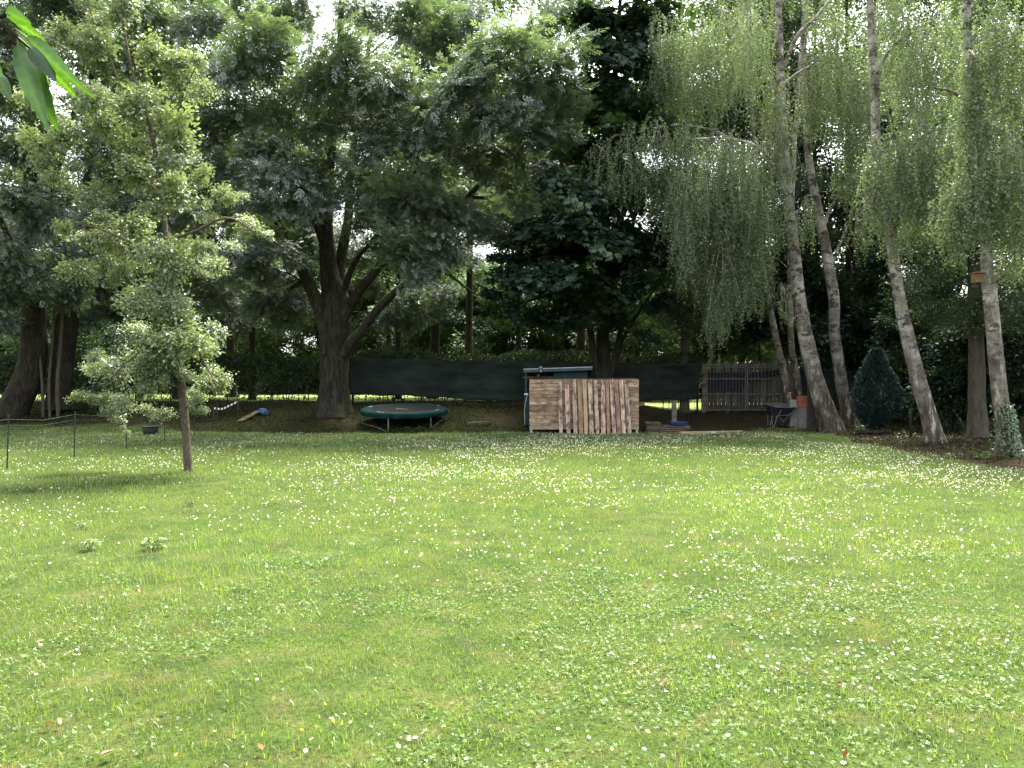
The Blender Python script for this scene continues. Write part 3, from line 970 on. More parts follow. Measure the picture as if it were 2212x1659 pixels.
# --- the pear tree on the lawn -------------------------------------------------
Yp = 15.5
pear = Tree('pear_tree', 'slim pale green pear tree standing alone on the left lawn', (*at(407, 1017, Yp)[:2], 0.0), M['pear_bark'])
pear.pxlimb([(407, 1024, Yp, 20), (405, 990, Yp, 18), (399, 900, Yp, 17), (391, 820, Yp, 16), (384, 760, Yp, 15), (376, 680, Yp, 13), (368, 600, Yp, 12), (352, 450, Yp, 10),
             (328, 290, Yp, 8), (290, 170, Yp, 6), (268, 60, Yp, 4), (258, -60, Yp, 2.5)], name='trunk', sides=14, n=46, bump=0.045, flare=(0.10, 0.12, 4), seed=3)
for pts in ([(382, 745, Yp, 9), (340, 735, Yp - .3, 7), (290, 770, Yp - .5, 5), (235, 820, Yp - .6, 3)],
            [(384, 740, Yp, 8), (410, 720, Yp - .3, 6), (440, 780, Yp - .6, 4), (470, 835, Yp - .7, 2.5)],
            [(368, 600, Yp, 8), (310, 540, Yp - .4, 6), (230, 500, Yp - .6, 4), (160, 480, Yp - .5, 2.5)],
            [(360, 520, Yp, 8), (420, 500, Yp - .3, 6), (490, 470, Yp - .5, 5), (550, 500, Yp - .5, 3)],
            [(345, 420, Yp, 7), (280, 350, Yp + .3, 5), (190, 270, Yp + .2, 4), (120, 200, Yp, 2.5)],
            [(330, 300, Yp, 6), (380, 230, Yp + .3, 4.5), (420, 150, Yp + .3, 3), (450, 90, Yp + .3, 2)],
            [(275, 233, Yp - .3, 5), (240, 130, Yp - .4, 3.5), (200, 40, Yp - .5, 2.5), (180, -40, Yp - .5, 2)]):
    pear.pxlimb(pts, sides=8, n=12, bump=0.05)
pc = pxclumps([(110, 80, 48), (180, 110, 58), (260, 60, 48), (330, 130, 58), (395, 130, 42), (95, 200, 48), (170, 230, 65), (280, 235, 65), (370, 240, 58), (425, 200, 38),
               (110, 330, 52), (205, 335, 65), (305, 335, 66), (395, 330, 50), (140, 420, 42), (205, 430, 65), (290, 440, 66), (370, 430, 50), (455, 430, 34), (515, 455, 38),
               (552, 505, 32), (160, 500, 40), (240, 530, 62), (320, 535, 66), (395, 545, 50), (475, 520, 34), (225, 610, 46), (300, 612, 56), (378, 620, 44), (440, 590, 32),
               (300, 690, 44), (338, 715, 56), (405, 705, 46), (285, 765, 52), (350, 760, 54), (420, 760, 46), (232, 800, 50), (298, 828, 46), (362, 800, 34), (432, 822, 42), (205, 815, 36), (330, 800, 40), (400, 800, 34),
               (468, 832, 34), (198, 850, 32), (268, 880, 28), (307, 885, 28), (420, 880, 26), (255, 900, 22), (274, 935, 12), (444, 880, 18), (265, 15, 42), (215, -30, 50),
               (140, -10, 40), (330, -20, 40)], Yp - 0.15, 0.75)
pear.grow(pc, 0.028, 0.2)
pc2 = []
for c in pc:
    for q in range(3 if rng.random() < 0.55 else 2):
        o_ = rng.normal(0, 0.58, 3) * c[3]
        o_[2] += 0.15 * c[3]
        pc2.append((c[0] + o_[0], c[1] + o_[1], c[2] + o_[2], c[3] * rng.uniform(0.42, 0.8)))
pear.grow(pc2, 0.014, 0.15)
pear.clusters(pc2, 'pear')

# --- the big ash on the bank ---------------------------------------------------
Ya = 31.0
ash = Tree('ash_tree', 'massive old ash tree with a thick many-limbed trunk on the bank behind the trampoline', (*at(722, 890, Ya)[:2], float(H(at(722, 890, Ya)[0], Ya)) - 0.05), M['ash_bark'])
ash.pxlimb([(722, 900, Ya, 74), (722, 870, Ya, 66), (723, 800, Ya, 60), (722, 730, Ya, 66), (722, 690, Ya, 70), (724, 650, Ya, 62), (712, 590, Ya, 40), (704, 503, Ya, 31), (709, 384, Ya, 26),
            (722, 230, Ya, 20), (735, 80, Ya, 14), (740, -120, Ya, 8)], name='trunk', sides=28, n=70, bump=0.035, flare=(0.42, 0.42, 6), seed=11)
for pts in ([(705, 720, Ya - .2, 34), (690, 665, Ya - .4, 30), (668, 615, Ya - .6, 26), (640, 555, Ya - .8, 22), (606, 493, Ya - 1.1, 18), (575, 420, Ya - 1.4, 14), (545, 300, Ya - 1.6, 10), (520, 180, Ya - 1.6, 6)],
            [(704, 540, Ya, 20), (690, 500, Ya - .3, 17), (668, 445, Ya - .5, 14), (648, 380, Ya - .6, 12), (620, 250, Ya - .6, 9), (598, 60, Ya - .5, 6)],
            [(728, 640, Ya + .2, 30), (735, 563, Ya + .4, 24), (752, 473, Ya + .5, 19), (756, 384, Ya + .6, 16), (775, 240, Ya + .6, 12), (800, 80, Ya + .6, 8)],
            [(738, 690, Ya - .2, 30), (755, 660, Ya - .4, 25), (782, 620, Ya - .8, 21), (820, 574, Ya - 1.3, 18), (848, 520, Ya - 1.8, 14), (880, 440, Ya - 2.2, 10), (905, 330, Ya - 2.4, 7)],
            [(745, 620, Ya, 15), (760, 580, Ya - .2, 12), (778, 550, Ya - .4, 10), (812, 510, Ya - .6, 8), (850, 440, Ya - .8, 5)],
            [(742, 765, Ya - .25, 26), (757, 742, Ya - .4, 22), (784, 712, Ya - .7, 20), (816, 668, Ya - 1.1, 18), (858, 627, Ya - 1.5, 15), (902, 598, Ya - 1.9, 11), (945, 582, Ya - 2.1, 8),
             (985, 604, Ya - 2.2, 6), (1020, 631, Ya - 2.3, 4.5), (1045, 640, Ya - 2.3, 3)],
            [(812, 582, Ya - 1.2, 16), (880, 530, Ya - 1.2, 15), (950, 482, Ya - 1.2, 14), (1005, 430, Ya - 1.2, 13), (1060, 370, Ya - 1.3, 10), (1110, 290, Ya - 1.6, 7), (1150, 200, Ya - 1.8, 4)],
            [(660, 600, Ya - .5, 12), (630, 620, Ya + .3, 10), (590, 635, Ya + 1.0, 7), (560, 680, Ya + 1.5, 4)],
            [(606, 493, Ya - 1.1, 12), (560, 500, Ya - 1.0, 9), (520, 540, Ya - .8, 7), (480, 600, Ya - .6, 4)],
            [(1010, 425, Ya - 1.2, 9), (1060, 425, Ya - 1.0, 8), (1110, 400, Ya - .8, 5), (1160, 390, Ya - .8, 3)]):
    ash.pxlimb(pts, sides=12, n=22, bump=0.05, seed=int(pts[0][1]))
# a healed knot where a limb was sawn off
mbk = MB()
kc = at(704, 758, Ya) - np.array((0, 0.53, 0))
pr_ = []
for q in range(20):
    a = q / 20 * 2 * math.pi
    pr_.append(kc + np.array((0.13 * math.cos(a) * .8, 0.0, 0.15 * math.sin(a))))
pr_.append(pr_[0])
mbk.tube(pr_, 0.045, 7, caps=False)
mbk.lathe([(0.0001, 0.0), (0.11, 0.0)], 14)
mbk.v = [tuple(kc + np.array((x_ * .8, 0.01, y_))) if i_ >= 21 * 7 else (x_, y_, z_) for i_, (x_, y_, z_) in enumerate(mbk.v)]
mbk.build('knot', M['ash_bark'], ash.t, smooth=True, base=ash.base)
ac = pxclumps([(740, 130, 92, 26.5), (820, 190, 85, 26.5), (690, 200, 70, 27), (560, 110, 85, 27.5), (480, 160, 75, 28), (610, 385, 80, 26.5), (560, 330, 60, 27), (670, 380, 50, 27),
               (1000, 190, 95, 26.5), (1090, 140, 90, 26.5), (1170, 180, 88, 27), (1080, 250, 90, 26.5), (1210, 250, 70, 27.5), (950, 250, 80, 27), (1150, 300, 70, 27.5),
               (880, 440, 80, 26.5), (870, 545, 66, 26), (935, 520, 60, 26.5), (820, 440, 56, 27), (960, 450, 60, 27.5), (905, 600, 44, 26), (850, 490, 50, 26.5),
               (900, 300, 75, 28), (830, 330, 70, 28), (760, 270, 75, 28.5), (640, 270, 75, 29), (520, 250, 80, 29), (450, 300, 65, 29.5), (490, 380, 55, 29.5),
               (1010, 330, 70, 28.5), (1090, 350, 60, 29), (940, 380, 55, 29), (760, 400, 60, 30), (620, 470, 40, 30), (1040, 370, 40, 28),
               (900, 60, 66, 30), (1010, 50, 60, 31), (960, 110, 50, 30), (1180, 60, 60, 31), (640, 40, 60, 30), (780, 40, 56, 31), (540, 20, 60, 31), (430, 60, 60, 31), (420, 180, 50, 31),
               (520, 600, 55, 33), (575, 660, 55, 33.5), (620, 690, 38, 34), (470, 650, 55, 34), (560, 560, 48, 32.5), (500, 700, 40, 34), (640, 650, 34, 34), (610, 590, 40, 33),
               (880, 650, 44, 33), (925, 680, 40, 33), (830, 690, 30, 33.5), (960, 640, 36, 33), (800, 620, 40, 34), (860, 700, 26, 33.5), (1010, 560, 36, 32), (700, 330, 60, 32),
               (860, 250, 60, 33), (1000, 420, 40, 33), (1080, 430, 36, 31), (760, 560, 40, 35), (700, 440, 50, 27.5), (600, 540, 42, 28.3), (560, 600, 44, 29), (520, 550, 44, 29), (640, 570, 30, 28.8), (640, 440, 55, 27.5), (560, 440, 55, 28), (500, 470, 50, 29), (790, 480, 45, 28.5), (1000, 480, 50, 28), (1060, 500, 40, 28.5), (440, 400, 60, 29), (580, 520, 40, 29.5), (420, 480, 50, 31), (960, 560, 44, 28), (720, 520, 44, 33), (1120, 440, 50, 29), (1180, 380, 50, 28.5), (380, 560, 50, 33), (440, 570, 44, 33), (680, 480, 40, 35),
               (650, -80, 70, 30), (860, -90, 70, 30), (480, -80, 60, 30.5)], Ya, 0.4)
ash.grow(ac, 0.05, 0.25)
ash.clusters(ac, 'ash')

# --- two old ash trees at the left edge ---------------------------------------
for nm, lab, trunk, limbs, cl in (
        ('ash_tree', 'dark ash tree at the left edge with a trunk that leans at its foot',
         [(18, 905, 30.5, 66), (30, 880, 30.5, 60), (62, 815, 30.5, 58), (72, 760, 30.5, 54), (72, 700, 30.5, 50), (75, 600, 30.7, 44), (70, 420, 31, 34), (66, 230, 31, 24), (72, 60, 31, 16), (80, -120, 31, 8)],
         [[(74, 640, 30.6, 22), (40, 560, 30, 18), (0, 470, 29.5, 13), (-50, 360, 29, 8)], [(72, 500, 30.8, 20), (110, 400, 30.2, 15), (150, 290, 30, 10), (170, 160, 30, 6)]],
         [(40, 440, 70, 27.5), (10, 560, 60, 27), (100, 480, 60, 28), (60, 620, 56, 27.5), (-20, 650, 60, 27), (30, 330, 70, 28), (20, 200, 75, 28.5), (100, 300, 60, 29), (30, 80, 80, 29), (140, 30, 80, 30),
          (-60, 300, 90, 28), (-60, 120, 90, 28), (10, 700, 34, 27.5), (100, 600, 50, 29), (60, 520, 60, 32), (130, 420, 60, 33), (0, 620, 60, 33), (40, 720, 30, 33), (80, -60, 90, 30),
          (-120, 450, 90, 28), (-120, 620, 80, 28)]),
        ('ash_tree', 'second ash tree from the left edge, its trunk bent like an elbow',
         [(128, 885, 31.2, 58), (128, 860, 31.2, 50), (132, 800, 31.2, 46), (138, 730, 31.2, 50), (145, 690, 31.2, 46), (160, 640, 31.2, 32), (176, 560, 31.2, 28), (190, 430, 31.4, 24), (196, 260, 31.6, 18), (205, 60, 31.6, 12), (210, -100, 31.6, 7)],
         [[(165, 620, 31.2, 18), (220, 570, 31.5, 13), (270, 540, 31.8, 8)], [(190, 440, 31.4, 14), (250, 380, 31.2, 10), (310, 300, 31, 6)]],
         [(170, 560, 55, 29.5), (210, 630, 50, 32.5), (250, 580, 55, 32), (180, 690, 36, 32.5), (240, 680, 40, 33), (150, 640, 40, 29.5), (280, 640, 44, 33), (230, 480, 60, 30), (330, 480, 60, 31), (300, 380, 70, 30.5),
          (230, 330, 60, 30), (350, 270, 70, 30.5), (330, 150, 80, 30.5), (250, 140, 60, 31), (300, 30, 80, 30.5), (390, 360, 50, 32), (310, 570, 50, 33), (350, 660, 46, 34), (410, 640, 46, 34.5), (430, 710, 36, 34.5),
          (360, 720, 34, 34.5), (300, 720, 34, 34), (400, 560, 40, 33)])):
    b0 = at(*trunk[0][:3])
    tr = Tree(nm, lab, (b0[0], b0[1], float(H(b0[0], b0[1])) - 0.05), M['dark_bark'], group='ash trees on the left bank')
    tr.pxlimb(trunk, name='trunk', sides=22, n=54, bump=0.035, flare=(0.30, 0.35, 5), seed=int(b0[0] * 10) % 97)
    for l in limbs: tr.pxlimb(l, sides=9, n=14, bump=0.05)
    cc = pxclumps(cl, 30, 0.4)
    tr.grow(cc, 0.045, 0.2)
    tr.clusters(cc, 'ash')

# thin saplings between the two
for px0, px1, w, lab in ((133, 112, 7, 'thin leaning sapling stem closest to the leaning ash'), (148, 158, 7, 'thin sapling stem in the middle of the two ash trunks'),
                         (166, 176, 9, 'thicker sapling stem closest to the elbow-bent ash')):
    px0 -= 40; px1 -= 40
    Ys = 30.3
    b0 = at(px0, 880, Ys)
    tr = Tree('sapling', lab, (b0[0], Ys, float(H(b0[0], Ys)) - 0.03), M['grey_bark'], group='saplings between the left ash trees')
    tr.pxlimb([(px0, 905, Ys, w), (px0 - 2, 830, Ys, w * .9), ((px0 + px1) / 2, 740, Ys, w * .8), (px1, 640, Ys, w * .6), (px1 + 6, 540, Ys, w * .35)], name='trunk', sides=8, n=16, bump=0.05)
    cc = pxclumps([(px1 + 10, 590, 28), (px1 - 12, 640, 24), (px1 + 8, 545, 28)], Ys, 0.3)
    tr.grow(cc, 0.02)
    tr.clusters(cc, 'shrub')

# --- the dark broad-leaved tree behind the timber panel ------------------------
Ym = 31.5
mp = Tree('chestnut_tree', 'dark horse chestnut with large hand-shaped leaves and several stems behind the timber panel', (*at(1305, 850, Ym)[:2], 0.75), M['dark_bark'])
mp.pxlimb([(1305, 865, Ym, 40), (1306, 820, Ym, 34), (1304, 780, Ym, 30), (1302, 700, Ym, 26), (1306, 560, Ym, 22), (1310, 400, Ym, 18), (1325, 200, Ym, 13), (1340, 0, Ym, 8), (1345, -150, Ym, 5)], name='trunk', sides=18, n=40, bump=0.04, flare=(0.2, 0.3, 5), seed=21)
for pts in ([(1298, 830, Ym - .1, 18), (1282, 760, Ym - .3, 16), (1270, 690, Ym - .5, 13), (1240, 600, Ym - .8, 10), (1200, 520, Ym - 1.3, 7)],
            [(1312, 830, Ym, 18), (1332, 760, Ym - .1, 15), (1345, 680, Ym - .2, 12), (1352, 560, Ym - .3, 10), (1380, 430, Ym - .4, 7)],
            [(1335, 750, Ym - .1, 9), (1370, 690, Ym - .3, 7), (1410, 630, Ym - .6, 5)],
            [(1306, 520, Ym, 11), (1260, 420, Ym - .8, 9), (1210, 350, Ym - 1.3, 6)],
            [(1250, 640, Ym - .7, 8), (1180, 640, Ym - 1.6, 6), (1110, 660, Ym - 2.4, 4)]):
    mp.pxlimb(pts, sides=10, n=16, bump=0.05)
mc = pxclumps([(1140, 510, 60), (1210, 500, 80, 27.5), (1300, 520, 80, 27.5), (1380, 520, 70, 28), (1110, 610, 60), (1190, 610, 80, 28), (1280, 630, 70, 28), (1370, 630, 60, 28.5), (1180, 690, 44, 28.5),
               (1250, 700, 40, 29), (1110, 680, 34), (1330, 700, 36, 29.5), (1240, 420, 80, 28), (1330, 420, 80, 28.5), (1320, 320, 80, 29), (1240, 330, 56, 30), (1390, 400, 60, 29), (1380, 270, 76, 29.5), (1290, 210, 70, 30),
               (1340, 130, 80, 30), (1280, 60, 70, 31), (1390, 60, 70, 30.5), (1420, 180, 60, 30.5), (1430, 560, 50, 29.5), (1430, 660, 44, 30), (1400, 730, 30, 30.5), (1080, 560, 30), (1060, 640, 26),
               (1250, 540, 90, 31), (1350, 560, 90, 32), (1200, 620, 60, 32), (1330, 250, 80, 32), (1340, -50, 80, 30.5), (1150, 560, 50, 30), (1310, 600, 60, 33), (1230, 660, 44, 33)], 28.5, 0.5)
mp.grow(mc, 0.045, 0.15)
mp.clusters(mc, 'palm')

# --- woodland trees beyond ------------------------------------------------------
GAPS = [(470, 515, 4), (1098, 70, 10)]


def rand_clumps(box, n, r, Y, dY=2.0, gaps=True):
    out = []
    while len(out) < n:
        px = rng.uniform(box[0], box[1]); py = rng.uniform(box[2], box[3]); rr = r * rng.uniform(0.7, 1.25)
        if gaps and any((px - a) ** 2 + (py - b) ** 2 < (q + rr * 0.75) ** 2 for a, b, q in GAPS): continue
        y = Y + rng.uniform(-dY, dY)
        out.append((*at(px, py, y), rr * y / F))
    return out


def wood_tree(label, px, Y, w, box, n, r, k=5, L=0.2, lean=0.0, top=-150, mat='wood', bark='dark_bark', sub=8, per=8, name='woodland_tree', group='woodland trees', gaps=True, stems=None, dY=2.0, lib='wood'):
    z0 = float(H(at(px, 0, Y)[0], Y))
    pyb = 829.5 + (CH - z0) / Y * F
    b0 = at(px, pyb, Y)
    tr = Tree(name, label, (b0[0], Y, z0 - 0.05), M[bark], group=group)
    tr.pxlimb([(px, pyb + 6, Y, w), (px + lean * .2, pyb - 100, Y, w * .82), (px + lean * .5, pyb - 300, Y, w * .66), (px + lean * .8, (pyb - 300 + top) / 2, Y, w * .45), (px + lean, top, Y, w * .15)],
              name='trunk', sides=12, n=30, bump=0.05, flare=(0.3, 0.3, 5), seed=int(px) % 50)
    if stems:
        for s_ in stems: tr.pxlimb(s_, sides=8, n=14, bump=0.05)
    cc = rand_clumps(box, int(n * 1.35), r, Y, dY, gaps)
    tr.grow(cc, 0.045, 0.2)
    tr.clusters(cc, lib)
    return tr


wood_tree('tall woodland tree behind the gap between the pear and the big ash', 385, 40, 26, (180, 620, -20, 440), 22, 75, lean=10)
wood_tree('tall woodland tree whose crown shows at top centre behind the big ash', 935, 41, 26, (640, 1130, -20, 330), 20, 75, lean=20)
wood_tree('tall woodland tree behind the chestnut crown', 1250, 40, 24, (1100, 1480, -20, 480), 18, 72, lean=20)
wood_tree('dense woodland tree low behind the left limbs of the big ash', 545, 37, 16, (380, 700, 400, 640), 30, 52, top=300)
wood_tree('dense woodland tree low behind the right limbs of the big ash', 860, 38, 15, (760, 1000, 380, 590), 24, 50, top=300)
wood_tree('dense woodland tree between the big ash and the chestnut crowns', 1120, 39, 15, (990, 1260, 330, 560), 26, 50, top=250)
wood_tree('dense woodland tree behind the pear crown', 300, 39, 16, (130, 460, 380, 660), 32, 54, top=300)
wood_tree('broad woodland tree filling the view left of the big ash trunk', 500, 44, 24, (300, 720, 180, 620), 34, 62, lean=-10)
wood_tree('woodland tree filling the view right of the big ash limbs', 1010, 46, 20, (820, 1260, 200, 560), 34, 60, lean=10)
wood_tree('tall woodland tree behind the top of the birch crowns', 1580, 44, 22, (1400, 1800, -20, 330), 22, 70)
wood_tree('woodland tree behind the left ash trees', -20, 42, 26, (-160, 260, -20, 600), 34, 80)
wood_tree('dark woodland tree with a straight thin trunk behind the four close birches', 1838, 36, 20, (1640, 1960, -80, 520), 34, 66, lean=-10,
          stems=[[(1836, 640, 36, 12), (1865, 560, 36, 9), (1900, 480, 36, 6)], [(1837, 700, 36, 9), (1800, 600, 36.2, 7), (1775, 520, 36.4, 4)]])
wood_tree('woodland tree with a forked dark trunk between the curved birches', 1872, 38, 17, (1780, 2040, 100, 650), 26, 66, lean=20,
          stems=[[(1874, 720, 38, 11), (1850, 600, 38, 9), (1830, 470, 38, 6)]])
wood_tree('woodland tree behind the gate with a hidden trunk', 1600, 37, 18, (1430, 1740, -60, 700), 44, 64, lean=8)
wood_tree('woodland tree behind the cypress', 1935, 40, 18, (1840, 2120, -60, 600), 30, 70)
wood_tree('brown-barked tree standing between the two outermost birches', 2113, 24.2, 42, (1960, 2230, 180, 720), 36, 58, k=5, L=0.15, lean=-14, top=100, bark='grey_bark', dY=1.6)
wood_tree('woodland tree at the right edge behind the ivy-clad birch', 2195, 31, 30, (2030, 2330, -80, 780), 50, 66, lean=10)
wood_tree('woodland tree beyond the right edge of the view', 2330, 24, 34, (2190, 2480, 100, 760), 26, 66, k=4, L=0.17)
wood_tree('slender dark woodland tree right of the chestnut', 1478, 33, 22, (1400, 1560, 420, 720), 20, 50, lean=4, top=250, bark='grey_bark')

wood_tree('dark woodland tree closing the gap between the slim and the crooked birch', 1760, 40, 16, (1640, 1980, 440, 740), 40, 52)
# understorey shrubs that close the view under the canopy on the right
for i, (px, Y, box, lab) in enumerate([
        (1985, 30, (1900, 2090, 640, 880), 'dark understorey shrub between the cypress and the curved birch'),
        (2060, 27.5, (2010, 2150, 720, 900), 'dark understorey shrub left of the brown-barked tree'),
        (2170, 27, (2110, 2260, 640, 900), 'dark understorey shrub behind the ivy-clad birch'),
        (1800, 35, (1720, 1900, 600, 840), 'dark understorey shrub behind the four close birches'),
        (1640, 37, (1500, 1740, 600, 790), 'dark understorey shrub beyond the gate'),
        (1960, 33, (1880, 2060, 520, 760), 'tall understorey shrub showing right of the curved birch'),
        (1855, 36, (1790, 1930, 660, 850), 'dark understorey shrub directly behind the cypress')]):
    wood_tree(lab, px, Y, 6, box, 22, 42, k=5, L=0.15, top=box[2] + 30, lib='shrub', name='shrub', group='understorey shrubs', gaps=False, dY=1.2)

# the far tree line across the meadow
far = [(-60, 60, 'far left tree of the line across the meadow'), (330, 62, 'far tree seen low between the pear and the ash trunk'), (560, 58, 'far tree left of the big ash trunk across the meadow'),
       (840, 60, 'far tree just right of the big ash trunk across the meadow'), (1000, 57, 'pale far tree in the gap right of the big ash'), (1150, 55, 'pale far tree in the gap left of the chestnut stems'),
       (1290, 58, 'far tree behind the chestnut stems across the meadow'), (1450, 60, 'far tree above the screen right of the chestnut'), (140, 58, 'far tree behind the left ash trunks across the meadow'),
       (690, 66, 'distant far tree hidden behind the big ash trunk'), (450, 65, 'distant far tree between the pear crown and the big ash'), (240, 66, 'distant far tree behind the lower pear branches'), (920, 67, 'distant far tree in the second row right of the big ash'), (1600, 62, 'far tree seen beyond the gate'), (1375, 54, 'far tree showing between the chestnut stems and the slender dark trunk'), (20, 66, 'distant far tree behind the left edge trunks')]
for px, Y, lab in far:
    hi = 585 if 900 < px < 1250 else 570
    wood_tree(lab, px, Y, 14, (px - 130, px + 130, hi, 852), 44, 44, k=4, L=0.26, top=hi, name='far_tree', mat='far', group='trees across the meadow', gaps=False, lib='far', dY=3)


# ------------------------------------------------------------------ birches
def strands(tops, lens, sp=0.022, L=0.066, sway=0.15):
    """hanging birch twigs set with small leaves"""
    n_each = np.maximum((np.asarray(lens) / sp).astype(int), 4)
    tot = int(n_each.sum())
    sid = np.repeat(np.arange(len(tops)), n_each)
    start = np.cumsum(n_each) - n_each
    k = np.arange(tot) - start[sid]
    s = (k + rng.uniform(0, 1, tot)) * sp
    out = rng.normal(0, sway, (len(tops), 2))
    cur = rng.normal(0, 0.05, (len(tops), 2))
    ph = rng.uniform(0, 6.28, len(tops))
    T = np.asarray(tops)
    P = np.zeros((tot, 3))
    rel = s / np.maximum(np.asarray(lens)[sid], 0.1)
    wob = np.stack([np.sin(s * 3.1 + ph[sid]), np.cos(s * 2.7 + ph[sid] * 1.7)], -1) * 0.055
    P[:, :2] = T[sid, :2] + out[sid] * np.sqrt(s)[:, None] * 0.8 + cur[sid] * s[:, None] + wob
    P[:, 2] = T[sid, 2] - s * 0.97
    P += rng.normal(0, 0.028, (tot, 3))
    D = nrm(np.stack([rng.normal(0, 0.75, tot), rng.normal(0, 0.75, tot), rng.normal(-0.75, 0.45, tot)], -1))
    LL = L * rng.uniform(0.45, 1.3, tot) * (1 - 0.25 * rel)
    S = nrm(np.cross(D, rng.normal(0, 1, (tot, 3))))
    N = np.cross(S, D)
    W = LL[:, None] * 0.40
    mid = P + D * LL[:, None] * 0.38
    V = np.stack([P, mid + S * W + N * W * 0.3, P + D * LL[:, None], mid - S * W + N * W * 0.3], 1).reshape(-1, 3)
    tb = np.clip(rng.normal(0.5, 0.12, len(tops))[sid] + rng.normal(0, 0.2, tot), 0, 1)
    return V, np.arange(tot * 4).reshape(-1, 4), np.repeat(tb, 4)


def birch(label, trunk, limbs, drapes, seed=0, extra=None, foot=None):
    """drapes: (px, py_top, py_bottom, half width px, Y, strands)"""
    b0 = at(*trunk[0][:3])
    z0 = float(H(b0[0], b0[1]))
    tr = Tree('birch_tree', label, (b0[0], b0[1], z0 - 0.04), M['birch_bark'], group='birches on the right')
    tr.pxlimb(trunk, name='trunk', sides=18, n=70, bump=0.045, flare=(0.08, 0.25, 4) if foot is None else foot, seed=seed)
    for l in limbs: tr.pxlimb(l, sides=8, n=16, bump=0.04, seed=seed + 1)
    Vs, Qs, Ts, b = [], [], [], 0
    cl = []
    for (px, p0, p1, hw, Y, ns) in drapes:
        c = at(px, p0, Y)
        cl.append((*c, hw * Y / F))
    tr.grow(cl, 0.035, 0.35, down_bias=0.6)
    for (px, p0, p1, hw, Y, ns) in drapes:
        ns = int(ns * 0.86)
        hw = hw * 1.35
        u = np.clip(rng.normal(0, 0.5, ns), -1.15, 1.15); dy = rng.uniform(-1, 1, ns) * min(1.1, hw * Y / F * 0.9)
        dome = np.clip(1 - np.abs(u) ** 2.2, 0, 1)
        x_ = px + u * hw
        pt = p0 + (p1 - p0) * (0.20 * (np.abs(u) ** 1.5) + rng.uniform(-0.12, 0.60, ns))
        end = p0 + (p1 - p0) * (0.42 + 0.58 * dome * rng.uniform(0.35, 1.0, ns))
        ends = np.where(rng.random(ns) < 0.10, end + 0.12 * (p1 - p0), end)
        tops = np.stack([at(a_, b_, Y) for a_, b_ in zip(x_, pt)])
        tops[:, 1] += dy
        ln = np.clip((ends - pt) * Y / F, 0.22, 4.0)
        V, Q, T = strands(tops, ln)
        Vs.append(V); Qs.append(Q + b); Ts.append(T); b += len(V)
        c = at(px, p0, Y)
        for j in range(0, ns, max(1, ns // 9)):
            e = tops[j]; m_ = (c + e) / 2 + np.array((0, 0, 0.12))
            tr.tw.append(tube(np.array([c, m_, e, e - np.array((0, 0, ln[j] * .55))]), [0.012, 0.009, 0.006, 0.003], 3))
    if Vs:
        tr.done(mesh_np('leaves', np.concatenate(Vs), np.concatenate(Qs), M['birch'], np.concatenate(Ts)))
    else: tr.done()
    return tr


birch('slim leaning birch nearest the gate',
      [(1706, 892, 30.5, 18), (1702, 865, 30.5, 15), (1696, 815, 30.5, 16), (1680, 749, 30.5, 15), (1660, 649, 30.5, 12.5), (1643, 549, 30.5, 11), (1634, 420, 30.5, 9.5), (1627, 280, 30.5, 8), (1620, 120, 30.5, 6.5), (1612, -80, 30.5, 4)],
      [[(1634, 350, 30.5, 7), (1560, 290, 29.6, 6), (1460, 270, 28.8, 4), (1360, 290, 28, 2.5)]],
      [(1300, 320, 470, 34, 27.5, 75), (1355, 290, 470, 44, 27.6, 120), (1420, 270, 480, 50, 27.8, 150), (1480, 290, 560, 50, 28, 170), (1540, 310, 700, 48, 28.2, 200), (1590, 330, 660, 42, 28.6, 150),
       (1545, 520, 815, 26, 28.4, 75), (1500, 470, 660, 38, 28.6, 110), (1440, 40, 240, 52, 29, 130), (1500, 80, 300, 56, 29, 160), (1560, 20, 260, 56, 29.5, 150), (1450, 160, 300, 48, 29.4, 110)], 3)
birch('slender birch directly behind the slim leaning one',
      [(1730, 895, 31.5, 17), (1727, 859, 31.5, 15), (1721, 815, 31.5, 16), (1709.6, 749, 31.5, 13.5), (1707, 649, 31.5, 12.5), (1707, 549, 31.5, 11.5), (1712, 400, 31.5, 10), (1720, 250, 31.5, 8.5), (1732, 80, 31.5, 6.5), (1745, -80, 31.5, 4)],
      [], [(1600, 480, 740, 34, 30, 110), (1650, 560, 700, 28, 30.3, 50), (1610, -40, 180, 56, 30.5, 120), (1660, 150, 330, 40, 30, 70)], 7)
